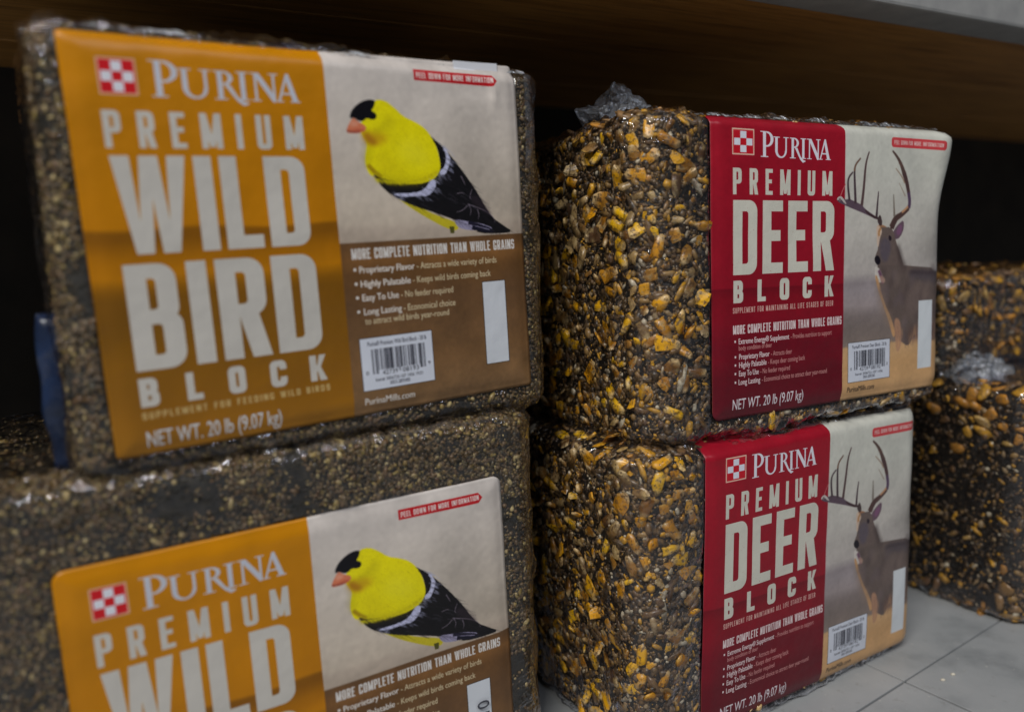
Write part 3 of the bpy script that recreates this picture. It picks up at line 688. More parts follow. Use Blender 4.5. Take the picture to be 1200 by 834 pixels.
IMG_BIRD, IMG_DEER = bird_art(), deer_art()
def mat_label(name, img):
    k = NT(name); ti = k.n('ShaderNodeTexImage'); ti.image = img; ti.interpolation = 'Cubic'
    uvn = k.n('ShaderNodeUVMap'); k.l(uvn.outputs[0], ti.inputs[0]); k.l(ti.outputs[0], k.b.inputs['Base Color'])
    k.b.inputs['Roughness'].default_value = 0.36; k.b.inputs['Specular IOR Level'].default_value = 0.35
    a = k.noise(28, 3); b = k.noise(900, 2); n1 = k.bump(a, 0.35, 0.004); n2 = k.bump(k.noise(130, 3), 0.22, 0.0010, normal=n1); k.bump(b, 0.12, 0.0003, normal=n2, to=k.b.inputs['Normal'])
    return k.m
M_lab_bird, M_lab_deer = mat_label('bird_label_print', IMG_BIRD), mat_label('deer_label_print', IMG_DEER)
k = NT('label_liner'); k.b.inputs['Base Color'].default_value = (.78, .80, .86, 1); k.b.inputs['Roughness'].default_value = .45; M_liner = k.m
k = NT('code_ink'); k.b.inputs['Base Color'].default_value = (.04, .04, .06, 1); M_ink = k.m

# ------------------------------------------------------------------ feed blocks
def ico():
    bm = bmesh.new(); bmesh.ops.create_icosphere(bm, subdivisions=1, radius=1.0)
    v = np.array([x.co[:] for x in bm.verts]); f = np.array([[q.index for q in x.verts] for x in bm.faces]); bm.free(); return v, f
ICO_V, ICO_F = ico()     # 12 vertices, 20 faces

class Block:
    """rounded brick, local frame: x along the label face, -y out of it, z up from its bottom"""
    def __init__(s, w, d, h, rxy, rz, cx, amp, seed):
        s.a, s.b, s.c = w / 2, d / 2, h / 2; s.rxy, s.rz, s.cx, s.amp, s.seed = rxy, rz, cx, amp, seed
        s.org = np.array([cx, d / 2, h / 2])
    def surf(s, p):
        """p on the box surface (centred) -> centred surface point and normal"""
        ext = np.array([s.a, s.b, s.c]); R = np.array([s.rxy, s.rxy, s.rz])
        q = np.clip(p, -(ext - R), ext - R); d = (p - q) / R
        n = d / (np.linalg.norm(d, axis=1)[:, None] + 1e-9); out = q + n * R
        nn = n / R; nn /= np.linalg.norm(nn, axis=1)[:, None] + 1e-9
        off = s.amp * np.where((nn[:, 1] < -.8), .35, 1.0) * (vnoise(out + s.seed, 38) * 1.3 + vnoise(out + s.seed, 110) * .6)
        return out + nn * off[:, None], nn
    def grid(s, off, cell, wrinkle=None):
        faces, verts, idx = [], [], {}
        ext = (s.a, s.b, s.c); V = []; F = []
        for ax in range(3):
            u, v = [i for i in range(3) if i != ax]
            nu, nv = max(2, int(2 * ext[u] / cell)), max(2, int(2 * ext[v] / cell))
            gu, gv = np.meshgrid(np.linspace(-ext[u], ext[u], nu + 1), np.linspace(-ext[v], ext[v], nv + 1), indexing='ij')
            for sg in (-1, 1):
                P = np.zeros(gu.shape + (3,)); P[..., u] = gu; P[..., v] = gv; P[..., ax] = sg * ext[ax]
                base = sum(len(x) for x in V); V.append(P.reshape(-1, 3))
                i = np.arange(nu)[:, None] * (nv + 1) + np.arange(nv)[None, :]
                f = np.stack([i, i + nv + 1, i + nv + 2, i + 1], -1).reshape(-1, 4) + base
                flip = (sg > 0) ^ (ax == 1)
                F.append(f if flip else f[:, ::-1])
        V = np.vstack(V); F = np.vstack(F)
        P, N = s.surf(V)
        P = P + N * off
        if wrinkle is not None: P = P + N * wrinkle(P)[:, None]
        return P + s.org, F
    def sample(s, n, faces):
        """random surface points on the listed faces: (axis, sign)"""
        ext = np.array([s.a, s.b, s.c]); ar = [4 * np.prod([ext[i] for i in range(3) if i != ax]) for ax, _ in faces]
        pick = rng.choice(len(faces), n, p=np.array(ar) / sum(ar)); P = (rng.random((n, 3)) * 2 - 1) * ext
        for k, (ax, sg) in enumerate(faces): P[pick == k, ax] = sg * ext[ax]
        Q, N = s.surf(P); return Q + s.org, N
    def face_y(s, x, z, lim=.22):
        """depth (local y) of the front surface at face coordinates"""
        X, Z = x - s.org[0], z - s.org[2]
        dx = np.maximum(0, np.abs(X) - (s.a - s.rxy)) / s.rxy; dz = np.maximum(0, np.abs(Z) - (s.c - s.rz)) / s.rz
        return s.rxy * (1 - np.sqrt(np.maximum(lim, 1 - dx ** 2 - dz ** 2)))

def basis(N, spin):
    up = np.where(np.abs(N[:, 2:3]) > .9, np.array([[1., 0, 0]]), np.array([[0, 0, 1.]]))
    T = np.cross(up, N); T /= np.linalg.norm(T, axis=1)[:, None]; B = np.cross(N, T)
    c, s_ = np.cos(spin)[:, None], np.sin(spin)[:, None]
    return T * c + B * s_, B * c - T * s_

def grains(P, N, size, aspect, flat, sink):
    n = len(P); T, B = basis(N + rng.normal(0, .18, N.shape), rng.random(n) * 6.283)
    N2 = np.cross(T, B)
    sz = size[:, None, None]; v = ICO_V * (1 + rng.normal(0, .10, (n, 12, 1)))
    V = (v[..., 0:1] * T[:, None] * aspect[:, None, None] + v[..., 1:2] * B[:, None] + v[..., 2:3] * N2[:, None] * flat[:, None, None]) * sz
    V = V + (P - N * (size * flat * sink)[:, None])[:, None]
    F = ICO_F[None] + (np.arange(n) * 12)[:, None, None]
    return V.reshape(-1, 3), F.reshape(-1, 3)

def kernel_mesh(i):
    """one kernel of corn: wedge with a blunt crown, dented or broken; 48 triangles"""
    r = random.Random(50 + i); nseg, nr = 8, 4
    V = [(0, -1.0, 0)]; fl = r.uniform(.20, .34); wx = r.uniform(.62, 1.08)
    for k in range(1, nr):
        t = k / nr; y = -math.cos(math.pi * t)
        wd = (.50 + .42 * t) * math.sin(math.pi * t) ** .55; th = (.85 - .20 * t) * math.sin(math.pi * t) ** .6
        for j in range(nseg):
            a = j / nseg * 2 * math.pi
            V.append((wx * wd * math.cos(a) * (1 + r.uniform(-.34, .24)), y * 1.0 + r.uniform(-.20, .20), fl * th * math.sin(a) * (1 + r.uniform(-.2, .2))))
    V.append((0, .86 + r.uniform(-.1, .1), 0))
    F = []
    for j in range(nseg): F.append((0, 1 + (j + 1) % nseg, 1 + j))
    for k in range(nr - 2):
        for j in range(nseg):
            a, b = 1 + k * nseg + j, 1 + k * nseg + (j + 1) % nseg; F.append((a, b, b + nseg)); F.append((a, b + nseg, a + nseg))
    L = len(V) - 1
    for j in range(nseg): F.append((L, 1 + (nr - 2) * nseg + j, 1 + (nr - 2) * nseg + (j + 1) % nseg))
    me = mesh_np('kernel', np.array(V), np.array(F)); me.materials.append(M_kernel)
    me.polygons.foreach_set('use_smooth', [i % 2 == 0] * len(me.polygons)); return me
KERN = [kernel_mesh(i) for i in range(15)]
KV = [np.array([v.co[:] for v in m_.vertices]) for m_ in KERN]; KF = np.array([p.vertices[:] for p in KERN[0].polygons])

def spread(P, N, dmin, keep=None):
    """thin points so that no two are closer than dmin"""
    cell = {}; out = []
    for i in range(len(P)):
        g = tuple((P[i] // dmin).astype(int)); ok = True
        for a in (-1, 0, 1):
            for b in (-1, 0, 1):
                for c in (-1, 0, 1):
                    for j in cell.get((g[0] + a, g[1] + b, g[2] + c), ()):
                        if ((P[i] - P[j]) ** 2).sum() < dmin * dmin: ok = False; break
                    if not ok: break
                if not ok: break
            if not ok: break
        if ok: cell.setdefault(g, []).append(i); out.append(i)
    return np.array(out, int)

FR, LT, RT, TP, BK = (1, -1), (0, -1), (0, 1), (2, 1), (1, 1)

def lab_xy(P, lab):
    c, s_ = math.cos(lab[4]), math.sin(lab[4]); X, Z = P[:, 0] - lab[0], P[:, 2] - lab[1]
    return X * c - Z * s_, X * s_ + Z * c

def under_label(P, N, lab):
    """true where a point lies well beneath the label"""
    if lab is None: return np.zeros(len(P), bool)
    x, z = lab_xy(P, lab); e = .006
    return (N[:, 1] < -.7) & (x > e) & (x < lab[2] - e) & (z > e) & (z < lab[3] - e)

def on_label(P, N, lab, e=-.0008):
    if lab is None: return np.zeros(len(P))
    x, z = lab_xy(P, lab)
    return ((N[:, 1] < -.3) & (x > e) & (x < lab[2] - e) & (z > e) & (z < lab[3] - e)).astype(float)

def seen(P, N, blk, left):
    """full density near the faces turned to the aisle, sparse further in"""
    dens = np.where(N[:, 1] < -.35, 1.0, np.where(P[:, 1] < .022, .9, .10))
    if left: dens = np.where((N[:, 0] < -.35) & (P[:, 1] < .155), 1.0, dens)
    return rng.random(len(P)) < dens

def rotz(v, a): c, s_ = math.cos(a), math.sin(a); return np.stack([v[:, 0] * c - v[:, 1] * s_, v[:, 0] * s_ + v[:, 1] * c, v[:, 2]], 1)

def dress(root, blk, kind, lab, loc, rz, density=1.0, n_parts=300, film=True, dim=False):
    """matrix body, grains and film for one block"""
    P, F = blk.grid(0, .0028 if not dim else .006); link('pressed_body', mesh_np('pressed_body', P, F), M_core_corn if kind == 'corn' else M_core_bird, root)
    if kind == 'corn':
        P, N = blk.sample(int(9000 * density), [FR, LT, TP, RT]); k = spread(P, N, .0070); P, N = P[k], N[k]
        P, N = P[~under_label(P, N, lab)], N[~under_label(P, N, lab)]
        clump = vnoise(P + blk.seed, 26) + rng.normal(0, .10, len(P)); kk = clump > (-.17 if not dim else .02); P, N = P[kk], N[kk]  # dim: fewer kernels, the bare dark core imitates shade
        T, B = basis(N, rng.random(len(P)) * 6.283); tilt = rng.normal(0, .42, len(P))[:, None]
        B2 = B * np.cos(tilt) + N * np.sin(tilt); N2 = np.cross(T, B2)
        sz = rng.uniform(.0042, .0074, len(P)) * rng.choice([1, 1, .62], len(P))
        inl = on_label(P, N, lab, -.0040); C0 = P + N * (sz * .06)[:, None] - N * (inl * (sz * .45 + .0004))[:, None]
        wp = rotz(C0, rz) + np.array(loc)
        vis = ((rotz(N, rz) * (np.array([0, 0, CAMH * U]) - wp)).sum(1) > 0) & (C0[:, 2] > 0)
        score = np.where(vis, sz / np.linalg.norm(wp - np.array([0, 0, CAMH * U]), axis=1), 0)
        # what the photo shows: drop the part hidden behind the neighbouring stack
        order = np.argsort(-score * np.where(N[:, 2] > .8, .2, 1.0)); chosen = order[:n_parts]; rest = order[n_parts:]
        for i in chosen:
            o = bpy.data.objects.new('kernel', KERN[int(i) % 15]); COL.objects.link(o); o.parent = root
            M = Matrix([[T[i][0] * sz[i], B2[i][0] * sz[i] * 1.12, N2[i][0] * sz[i], C0[i][0]], [T[i][1] * sz[i], B2[i][1] * sz[i] * 1.12, N2[i][1] * sz[i], C0[i][1]], [T[i][2] * sz[i], B2[i][2] * sz[i] * 1.12, N2[i][2] * sz[i], C0[i][2]], [0, 0, 0, 1]])
            o.matrix_basis = M
        if len(rest):
            vs = [ (KV[i % 15][:, 0:1] * T[i] + KV[i % 15][:, 1:2] * 1.12 * B2[i] + KV[i % 15][:, 2:3] * N2[i]) * sz[i] + C0[i] for i in rest]
            nv = len(KV[0]); Fk = (KF[None] + (np.arange(len(rest)) * nv)[:, None, None]).reshape(-1, 3)
            o = link('loose_kernels', mesh_np('loose_kernels', np.vstack(vs), Fk), M_kernel_is, root); o['kind'] = 'stuff'
        n = int((44000 if not dim else 22000) * density); P, N = blk.sample(n, [FR, LT, TP, RT]); kk = ~under_label(P, N, lab) & seen(P, N, blk, True); P, N = P[kk], N[kk]; n = len(P)
        size = rng.choice([.0005, .0008, .0011, .0016, .0023], n, p=[.36, .30, .20, .10, .04]) * rng.uniform(.8, 1.2, n)
        V, F = grains(P, N, size, rng.choice([1.1, 1.5, 2.4, 3.2], n, p=[.4, .3, .2, .1]), rng.uniform(.4, .8, n), .15 + 1.0 * on_label(P, N, lab))
        o = link('cracked_grain', mesh_np('cracked_grain', V, F), M_crack, root); o['kind'] = 'stuff'
    else:
        n = int(105000 * density); P, N = blk.sample(n, [FR, LT, TP, RT]); kk = ~under_label(P, N, lab) & seen(P, N, blk, False); P, N = P[kk], N[kk]
        cl = vnoise(P + blk.seed, 55) + vnoise(P + blk.seed, 150) * .6 + rng.normal(0, .14, len(P)); P, N = P[cl > -.13], N[cl > -.13]; n = len(P)
        size = rng.choice([.0005, .0007, .0010, .0014], n, p=[.3, .36, .27, .07]) * rng.uniform(.85, 1.15, n)
        V, F = grains(P, N, size, rng.choice([1.0, 1.35, 2.2], n, p=[.55, .3, .15]), rng.uniform(.6, .95, n), -.1 + .9 * on_label(P, N, lab))
        o = link('seed', mesh_np('seed', V, F), M_seed, root); o['kind'] = 'stuff'
    if film:
        def wr(Q):
            e = np.abs(Q[:, 2]) / blk.c; side = np.abs(Q[:, 0]) / blk.a
            edge = np.clip((e - .82) / .18, 0, 1) ** 2 + .6 * np.clip((side - .86) / .14, 0, 1) ** 2
            S = Q * np.array([1, 1, .22]) + blk.seed
            fold = vnoise(S, 170) * .0020 + vnoise(S, 380) * .0012
            C_ = Q @ np.array([[.8, 0, .6], [0, 1, 0], [-.25, 0, .35]]) + blk.seed
            cre = np.clip(1 - np.abs(vnoise(C_, 34)) * 16, 0, 1) ** 1.5 * .0017 + np.clip(1 - np.abs(vnoise(C_ + 5, 60)) * 14, 0, 1) * .0006
            fold = fold + cre
            if lab is not None:
                X = Q + blk.org; x, z = lab_xy(X, lab); dd = np.minimum(np.minimum(x, lab[2] - x), np.minimum(z, lab[3] - z))
                ins = (Q[:, 1] < -blk.b + .008) * np.clip((dd + .0015) / .0025, 0, 1)
            else: ins = 0.0
            return -.0017 * ins + (1 - .75 * ins) * (fold * (.35 + 1.1 * edge) + vnoise(Q + 3, 60) * .0009 + .0004 * edge)
        P, F = blk.grid(.0018, .0015 if not dim else .005, wr); link('shrink_wrap', mesh_np('shrink_wrap', P, F), M_film, root)

def ridge(root, blk, x0, x1, z, amp, n=900, seed=0, name='film_seam', lip=1.0, mat=None):
    """bunched, crinkled lip of film along the top front edge"""
    xs = np.linspace(x0, x1, n); rows = 8; V = []
    w = np.clip(.62 + 1.3 * vnoise(np.stack([xs + seed, xs * 0, xs * 0], 1), 75) + .45 * vnoise(np.stack([xs + seed, xs * 0 + 3, xs * 0], 1), 300), .03, 1.1)
    for j in range(rows):
        t = j / (rows - 1)
        S = np.stack([xs + seed, np.full(n, t * .010), np.zeros(n)], 1)
        a = amp * (.55 * vnoise(S, 420) + .6 * vnoise(S + 4, 900)) + amp * vnoise(S + 9, 90)
        y = -.0020 + t * .0055 + blk.face_y(xs, np.full(n, z - .001)) * .5 + a * .8
        zz = z - .0020 + lip * w * .0031 * math.sin(t * math.pi * .75) + a * .8
        V.append(np.stack([xs + a * .4, y, zz], 1))
    V = np.vstack(V); i = (np.arange(rows - 1)[:, None] * n + np.arange(n - 1)[None]); F = np.stack([i, i + 1, i + n + 1, i + n], -1).reshape(-1, 4)
    return link(name, mesh_np(name, V, F), mat or M_film_edge, root, smooth=False)

def side_seam(root, blk, x, z0, z1, seed, mat, n=260):
    """film bunched along a vertical edge of the block"""
    zs = np.linspace(z0, z1, n); rows = 9; V = []
    for j in range(rows):
        t = j / (rows - 1); S = np.stack([zs + seed, np.full(n, t * .02), np.zeros(n)], 1); fade = np.clip((zs - z0) / .03, 0, 1)
        a = .0030 * (vnoise(S, 160) + .6 * vnoise(S + 4, 420)); th = t * 1.5
        V.append(np.stack([x + .0015 + .011 * math.sin(th) * (.75 + .25 * fade) + a * .7, .0010 + .012 * (1 - math.cos(th)) + a - .0022 * fade, zs + a * .4], 1))
    V = np.vstack(V); i = (np.arange(rows - 1)[:, None] * n + np.arange(n - 1)[None]); F = np.stack([i, i + 1, i + n + 1, i + n], -1).reshape(-1, 4)
    return link('film_seam', mesh_np('film_seam', V, F), mat, root, smooth=False)

def crumple(name, root, loc, rx, rz, seed, mat, lobes=5):
    """gathered end of the shrink film: a low pleated tuft"""
    nu, nv = 90, 24; V = []
    r0 = random.Random(seed); ph = [r0.uniform(0, 6.28) for _ in range(6)]
    for j in range(nv):
        t = j / (nv - 1)
        for i in range(nu):
            a = i / nu * 2 * math.pi
            prof = math.cos(t * math.pi / 2 * .97) ** .62
            pl = 1 + .13 * math.sin(lobes * a + ph[1] + 2.2 * t) + .07 * math.sin(11 * a + ph[2] - 3 * t) + .05 * math.sin(19 * a + ph[3])
            V.append((rx * prof * pl * math.cos(a), rx * .7 * prof * pl * math.sin(a), rz * t * (1 + .16 * math.sin(2 * a + ph[5]) * prof + .12 * math.sin(5 * a) * prof)))
    V = np.array(V); V += np.stack([vnoise(V + seed, 110), vnoise(V + seed + 5, 110), vnoise(V + seed + 11, 110)], 1) * rx * .55 + np.stack([vnoise(V + seed, 330), vnoise(V + seed + 5, 330), vnoise(V + seed + 11, 330)], 1) * rx * .22
    F = []
    for j in range(nv - 1):
        for i in range(nu): F.append((j * nu + i, j * nu + (i + 1) % nu, (j + 1) * nu + (i + 1) % nu, (j + 1) * nu + i))
    return link(name, mesh_np(name, V + np.array(loc), np.array(F)), mat, root, smooth=True)

def label_part(root, blk, x0, z0, roll, mat, curl=0.0, bend=None, lim=.22, name='label', off=.0029, wav=.0007, seed=0, region=(0, 1, 0, 1), radius=.030):
    """printed sheet laid on the front of the block; x0,z0 its lower left corner in block coordinates"""
    wl, hl = 1.2178 * U, U; nu, nv = 132, 110
    u, v = np.meshgrid(np.linspace(region[0], region[1], nu), np.linspace(region[2], region[3], nv)); u = u.ravel(); v = v.ravel()
    X, Z = u * wl, v * hl; r = radius * U; ox, oz = X.copy(), Z.copy()
    # rounded corners: pull the grid's square corners onto a quarter circle
    for cx, sx in ((r, -1), (wl - r, 1)):
        for cz, sz in ((r, -1), (hl - r, 1)):
            k = (sx * (X - cx) > 0) & (sz * (Z - cz) > 0)
            dx, dz = (X[k] - cx) / r, (Z[k] - cz) / r; L = np.hypot(dx, dz); mx = np.maximum(np.abs(dx), np.abs(dz))
            f = mx / np.maximum(L, 1e-9); ox[k] = cx + dx * f * r; oz[k] = cz + dz * f * r
    U_, V_ = ox / wl, oz / hl
    c, s_ = math.cos(roll), math.sin(roll); px = x0 + ox * c + oz * s_; pz = z0 - ox * s_ + oz * c
    y = blk.face_y(px, pz, lim) - off
    Q = np.stack([px + seed, np.zeros_like(px), pz], 1)
    y += wav * (vnoise(Q, 22) * 1.6 + vnoise(Q, 60) * .8)
    de = np.minimum(np.minimum(ox, wl - ox), np.minimum(oz, hl - oz)); y += .0017 * np.exp(-(np.maximum(de, 0) / .0045) ** 2) * (name == 'label')
    if curl:
        t = np.clip((U_ - .80) / .20, 0, 1); t = t * t * (3 - 2 * t); w = np.clip((V_ - .66) / .34, 0, 1); w = w * w * (3 - 2 * w)
        y -= curl * t * w; px = px + curl * .42 * t * w; pz = pz - curl * .25 * t * w
    if bend is not None: y += bend(U_, V_)
    Vt = np.stack([px, y, pz], 1); i = np.arange(nv - 1)[:, None] * nu + np.arange(nu - 1)[None]
    F = np.stack([i, i + 1, i + nu + 1, i + nu], -1).reshape(-1, 4)
    me = mesh_np(name, Vt, F); uvl = me.uv_layers.new(name='UVMap')
    uv = np.stack([U_, V_], 1)[F.ravel()]; uvl.data.foreach_set('uv', uv.astype(np.float32).ravel())
    o = link(name, me, mat, root); sm = o.modifiers.new('thickness', 'SOLIDIFY'); sm.thickness = .00022; sm.offset = -1.0
    return o

# ------------------------------------------------------------------ floor, shelf, back
k = NT('floor_tile_vinyl'); tc = k.n('ShaderNodeTexCoord'); gv = k.n('ShaderNodeNewGeometry')
f = k.noise(14, 5, .6, vec=gv.outputs['Position']); g = k.noise(260, 3, .6, vec=gv.outputs['Position'])
c = k.ramp(f, [(.3, (.24, .255, .265)), (.45, (.36, .375, .385)), (.7, (.43, .44, .445))])
sp = k.ramp(g, [(.66, (0, 0, 0)), (.74, (.55, .55, .55))]); c = k.mix(sp, c, (.62, .61, .56))
sp2 = k.ramp(k.noise(120, 4, .7, vec=gv.outputs['Position']), [(.60, (0, 0, 0)), (.72, (.5, .5, .5))]); c = k.mix(sp2, c, (.22, .21, .19))
k.l(c, k.b.inputs['Base Color']); k.b.inputs['Roughness'].default_value = .48; k.bump(g, .15, .0004, to=k.b.inputs['Normal']); M_tile = k.m
k = NT('floor_joint_dirt'); k.b.inputs['Base Color'].default_value = (.07, .065, .06, 1); k.b.inputs['Roughness'].default_value = .9; M_joint = k.m
k = NT('shelf_wood'); w = k.noise(9, 6, .65, stretch=(.5, 7, 7)); w2 = k.noise(40, 4, .6, stretch=(.35, 6, 6))
c = k.ramp(w, [(.30, (.24, .10, .02)), (.52, (.46, .22, .055)), (.72, (.30, .13, .03))]); c = k.mix(k.ramp(w2, [(.5, (0, 0, 0)), (.7, (.6, .6, .6))]), c, (.12, .055, .02))
k.l(c, k.b.inputs['Base Color']); k.b.inputs['Roughness'].default_value = .55; k.bump(w2, .2, .001, to=k.b.inputs['Normal']); M_wood = k.m
k = NT('painted_rack_steel'); c = k.ramp(k.noise(60, 4), [(.3, (.30, .30, .30)), (.7, (.38, .38, .37))]); k.l(c, k.b.inputs['Base Color']); k.b.inputs['Roughness'].default_value = .45; M_steel = k.m
k = NT('dark_back_board'); c = k.ramp(k.noise(20, 4), [(.3, (.012, .010, .008)), (.7, (.03, .024, .018))]); k.l(c, k.b.inputs['Base Color']); k.b.inputs['Roughness'].default_value = .8; M_back = k.m

def boxmesh(name, a, b, bev=0.0):
    bm = bmesh.new(); bmesh.ops.create_cube(bm, size=1.0)
    for v in bm.verts: v.co = Vector([(a[i] + b[i]) / 2 + v.co[i] * (b[i] - a[i]) for i in range(3)])
    if bev: bmesh.ops.bevel(bm, geom=bm.edges[:], offset=bev, segments=2, profile=.6, affect='EDGES')
    me = bpy.data.meshes.new(name); bm.to_mesh(me); bm.free(); return me

YAW = math.radians(29.6)
# floor: sheet of joint dirt with separate tiles on it
fl = link('floor', boxmesh('floor', (-8, -8, -.02), (8, 8, -.003)), M_joint, smooth=False); fl['kind'] = 'structure'
k = NT('pale_crumb'); k.b.inputs['Base Color'].default_value = (.75, .70, .58, 1); M_crumb = k.m
TS, FA = .3048, math.radians(33.65)
tile = boxmesh('floor_tile', (-TS / 2 + .0006, -TS / 2 + .0006, -.0030), (TS / 2 - .0006, TS / 2 - .0006, 0), .0004); tile.materials.append(M_tile)
corner = Vector((1.4665 * U, 2.7051 * U, 0)); ex, ey = Vector((math.cos(FA), math.sin(FA), 0)), Vector((-math.sin(FA), math.cos(FA), 0))
for i in range(-7, 8):
    for j in range(-7, 7):
        p = corner + ex * (i + .5) * TS + ey * (j + .5) * TS
        if p.length > 2.0: continue
        o = bpy.data.objects.new('floor_tile', tile); COL.objects.link(o); o.parent = fl; o.location = (p.x, p.y, random.uniform(-.0003, .0001)); o.rotation_euler = (random.uniform(-.0006, .0006), random.uniform(-.0006, .0006), FA)

# shelf above: frame at the point where the shelf's front lower edge crosses the picture's top right
sh = thing('shelf', 'brown wooden shelf board with a grey steel front edge above all the feed blocks', 'shelf', (1.268 * U, 2.9626 * U, 2.59 * U), math.radians(27.5))
x0, x1 = -1.25, 1.3
for i in range(5):
    link('shelf_plank', boxmesh('shelf_plank', (x0, .020 + i * .118, .0 + .0004 * (i % 2)), (x1, .020 + i * .118 + .1165, .019), .001), M_wood, sh, smooth=False)
link('front_beam', boxmesh('front_beam', (x0, -.012, -.002), (x1, .018, .075), .002), M_steel, sh, smooth=False)
bk = link('back_panel', boxmesh('back_panel', (-1.3, 0, 0), (1.35, .012, 3.0 * U)), M_back, None, (0.70 * U, 5.05 * U, 0), (0, 0, YAW), smooth=False); bk['kind'] = 'structure'

# ------------------------------------------------------------------ the four labelled blocks
def R3(yaw, lean): return (lean, 0, yaw)
def place(name, lab_org, yaw, lean, zb, h, ml, w, d, label, cat, rxy, rz, amp, seed, group):
    """lab_org: label's lower left corner (survey units); zb: block bottom; ml: margin left of the label"""
    yw, ln = math.radians(yaw), math.radians(lean)
    L = W(*lab_org); ex_ = Vector((math.cos(yw), math.sin(yw), 0)); ez = Matrix.Rotation(yw, 3, 'Z') @ Matrix.Rotation(ln, 3, 'X') @ Vector((0, 0, 1))
    dz = (lab_org[2] - zb) * U; org = L - ez * dz
    nrm = Matrix.Rotation(yw, 3, 'Z') @ Matrix.Rotation(ln, 3, 'X') @ Vector((0, 1, 0))
    org = org + nrm * .0029
    t = thing(name, label, cat, org, 0, group); t.rotation_euler = (ln, 0, yw)
    blk = Block(w * U, d * U, h * U, rxy * U, rz * U, (w / 2 - ml) * U, amp, seed)
    return t, blk, org, yw, dz

G_B, G_D = 'bird feed blocks in the left stack', 'deer feed blocks in the middle stack'
LB1, LB2 = (-0.9675, 1.7772, -.457), (-1.0967, 1.7039, -1.7038)
LD1, LD2 = (0.6559, 2.4207, -.5705), (0.5962, 2.3587, -1.6359)
wl, hl = 1.2178 * U, U

t, b, org, yw, dz = place('bird_feed_block', LB1, 32.11, .6, -.500, 1.070, .085, 1.217 + .085 + .075, 1.15, 'upper seed block on the left, its whole orange and brown goldfinch label in view', 'feed block', .075, .050, .0011, 3.1, G_B)
dress(t, b, 'bird', (0, dz, wl, hl, math.radians(-1.7)), org, yw, .9)
def dent(u, v):
    a = np.exp(-((v - .925) / .030) ** 2) * np.clip((u - .80) / .12, 0, 1) * (u < .925)
    e = np.exp(-((v - .905) / .05) ** 2) * np.exp(-((u - .93) / .012) ** 2)
    return .0010 * a - .0008 * e
label_part(t, b, 0, dz, math.radians(-1.70), M_lab_bird, bend=dent, lim=.50, seed=1, radius=.012, off=.0033)
side_seam(t, b, 1.217 * U, .62 * 1.07 * U, 1.055 * U, 2, M_film_fold)
label_part(t, b, .0, dz - .0009, math.radians(-1.70) - .0075, M_liner, lim=.50, name='label_backing', off=.0028, region=(.84, .965, .975, 1.0), radius=0.0001)
ridge(t, b, .03 * U, 1.24 * U, 1.070 * U + .0002, .0016, 1000, 1)

t2, b2, org2, yw2, dz2 = place('bird_feed_block', LB2, 29.15, 0, -1.69, 1.19, .22, 1.217 + .22 + .12, 1.15, 'lower left seed block, half out of frame, bare seed showing above its orange goldfinch label', 'feed block', .085, .035, .0011, 7.7, G_B)
dress(t2, b2, 'bird', (0, dz2, wl, hl, math.radians(-.99)), org2, yw2, 1.35)
label_part(t2, b2, 0, dz2, math.radians(-.99), M_lab_bird, seed=5)
ridge(t2, b2, .55 * U, 1.30 * U, 1.19 * U, .0014, 700, 3, mat=M_film_thin)


t3, b3, org3, yw3, dz3 = place('deer_feed_block', LD1, 27.29, -.9, -.640, 1.070, .235, 1.217 + .235 + .012, 1.15, 'upper corn-studded block in the middle, red deer label with its top right corner curling off', 'feed block', .115, .045, .0013, 12.4, G_D)
dress(t3, b3, 'corn', (0, dz3, wl, hl, math.radians(.55)), org3, yw3, 1.0)
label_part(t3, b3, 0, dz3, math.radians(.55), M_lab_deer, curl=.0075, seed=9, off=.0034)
ridge(t3, b3, -.20 * U, 1.20 * U, 1.070 * U + .0002, .0016, 1000, 5)

t4, b4, org4, yw4, dz4 = place('deer_feed_block', LD2, 30.09, 0, -1.69, 1.045, .235, 1.217 + .235 + .012, 1.15, 'lower corn-studded block on the floor, middle stack, red deer label reaching the floor', 'feed block', .115, .045, .0013, 21.9, G_D)
dress(t4, b4, 'corn', (0, dz4, wl, hl, math.radians(1.7)), org4, yw4, 1.0)
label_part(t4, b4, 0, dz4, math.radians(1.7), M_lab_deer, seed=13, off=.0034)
ridge(t4, b4, .15 * U, 1.20 * U, 1.045 * U - .0005, .0013, 800, 7, mat=M_film_thin)

# date code printed up the white strip of the lower bird label
def flat_text(name, txt, size, mat):
    cu = bpy.data.curves.new(name, 'FONT'); cu.body = txt; cu.size = size; cu.extrude = .00004; cu.resolution_u = 3
    o = bpy.data.objects.new(name, cu); COL.objects.link(o); dg = bpy.context.evaluated_depsgraph_get(); dg.update()
    me = bpy.data.meshes.new_from_object(o.evaluated_get(dg)); bpy.data.objects.remove(o); me.name = name; me.materials.clear(); me.materials.append(mat)
    return me
o = link('date_code', flat_text('date_code', '10', .0100, M_ink), None, t2, smooth=False)
o.location = (.9180 * wl, -.0040, dz2 + .318 * hl - .0125); o.rotation_euler = (math.radians(90), -math.radians(90), 0)

# gathered film end on top of the upper deer block, further back
kn = Vector((.415 * U, 2.82 * U, (.43 + 1.69) * U)); inv = (Matrix.Translation(t3.location) @ t3.rotation_euler.to_matrix().to_4x4()).inverted()
crumple('film_tail', t3, inv @ kn, .0200, .025, 5, M_film_tail)

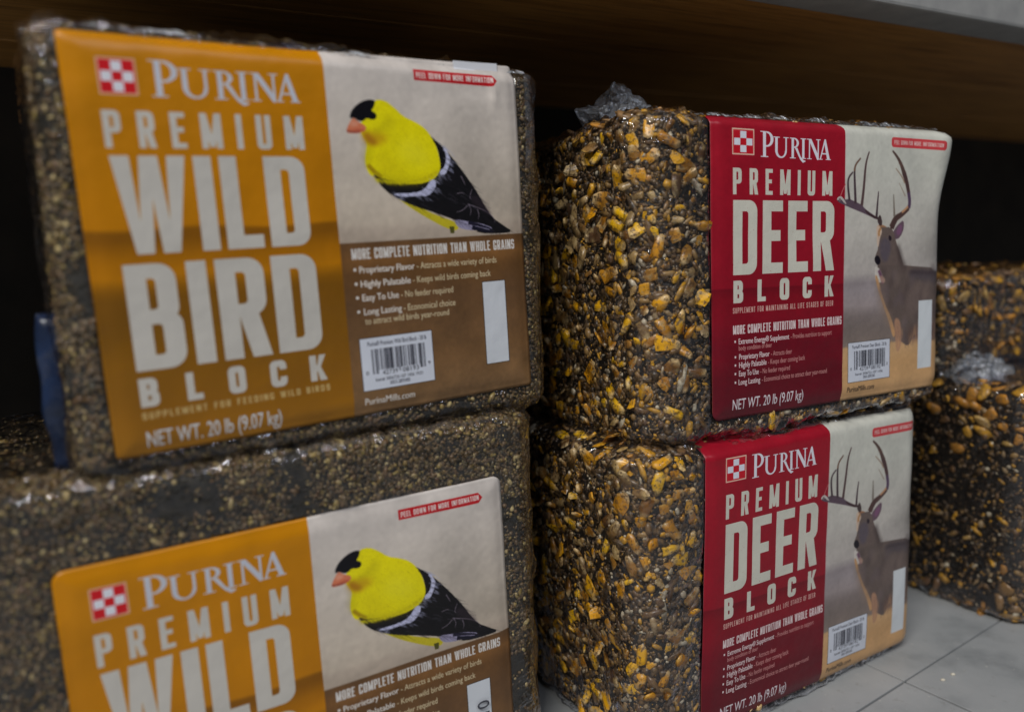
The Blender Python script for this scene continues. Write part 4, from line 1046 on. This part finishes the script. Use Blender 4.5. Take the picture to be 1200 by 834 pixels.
# ------------------------------------------------------------------ stack at the far right
def plain(name, cx, cy, zb, yaw, w, d, h, label, seed, dens):
    t = thing(name, label, 'feed block', W(cx, cy, zb), math.radians(yaw), 'feed blocks in the right stack')
    blk = Block(w * U, d * U, h * U, .10 * U, .045 * U, w / 2 * U, .0014, seed)
    dress(t, blk, 'corn', None, (cx * U, cy * U, (zb + 1.69) * U), math.radians(yaw), dens, n_parts=0, dim=True)  # dim thins the grain, so shade is put into these blocks' colour
    return t
t5 = plain('corn_feed_block', 2.165, 3.045, -1.69, 30.5, 1.43, 1.15, 1.045, 'dark unlabelled corn block on the floor at the far right edge, out of focus', 31.3, .7)
t6 = plain('corn_feed_block', 2.02, 3.40, -.642, 33, 1.35, .78, .47, 'small blurred dark block lying on top of the corn block at the far right', 44.1, .4)
crumple('film_tail', t5, (.030, .060, 1.050 * U), .0260, .017, 8, M_film_tail, 4)

# ------------------------------------------------------------------ blue package left of the upper bird block
k = NT('blue_printed_plastic'); n0 = k.noise(45, 3)
c = k.ramp(n0, [(.42, (.012, .022, .055)), (.56, (.016, .032, .085)), (.66, (.05, .06, .10))]); k.l(c, k.b.inputs['Base Color'])
k.b.inputs['Roughness'].default_value = .3; k.bump(k.noise(90, 3), .5, .003, to=k.b.inputs['Normal']); M_blue = k.m
bp = thing('blue_package', 'dim blue plastic package standing beside the upper bird block, at the left edge', 'package', t.location + Vector((0, 0, 0)), math.radians(30))
ng, mg = 28, 34; V = []; Fq = []
wd, hg = .16 * U, .40 * U
for sgn in (-1, 1):
    for j in range(mg):
        for i in range(ng):
            a, b_ = i / (ng - 1) * 2 - 1, j / (mg - 1) * 2 - 1
            th = .05 * U * max(0, (1 - a ** 4) * (1 - b_ ** 4)) ** .5
            V.append((a * wd / 2 * (1 - .06 * b_ * b_), sgn * th, (b_ + 1) / 2 * hg))
V = np.array(V); V[:, 1] += vnoise(V, 90) * .006; V[:, 0] += vnoise(V + 7, 70) * .004
for s_ in (0, 1):
    for j in range(mg - 1):
        for i in range(ng - 1):
            q = [s_ * ng * mg + j * ng + i, s_ * ng * mg + j * ng + i + 1, s_ * ng * mg + (j + 1) * ng + i + 1, s_ * ng * mg + (j + 1) * ng + i]; Fq.append(q if s_ == 0 else q[::-1])
link('package_body', mesh_np('package_body', V, np.array(Fq)), M_blue, bp)
bp.location = W(-0.9675 - .085 * .847 - .10 * .847, 1.7772 - .085 * .532 - .10 * .532 + .24, -.498)

# the two pale crumbs lying on the tile by the joint
for i, (x_, y_, l_) in enumerate([(1.612, 2.700, 'tiny pale grain crumb on the floor tile, nearer the stack of deer blocks'), (1.672, 2.735, 'tiny pale grain crumb on the floor tile, nearer the right edge')]):
    V_ = ICO_V * (1 + rng.normal(0, .15, (12, 1))) * np.array([.0017, .0012, .0009]); o = link('grain_crumb', mesh_np('grain_crumb', V_, ICO_F), M_crumb, None, (x_ * U, y_ * U, .0007)); o['label'] = l_; o['category'] = 'crumb'; o['group'] = 'crumbs on the floor'
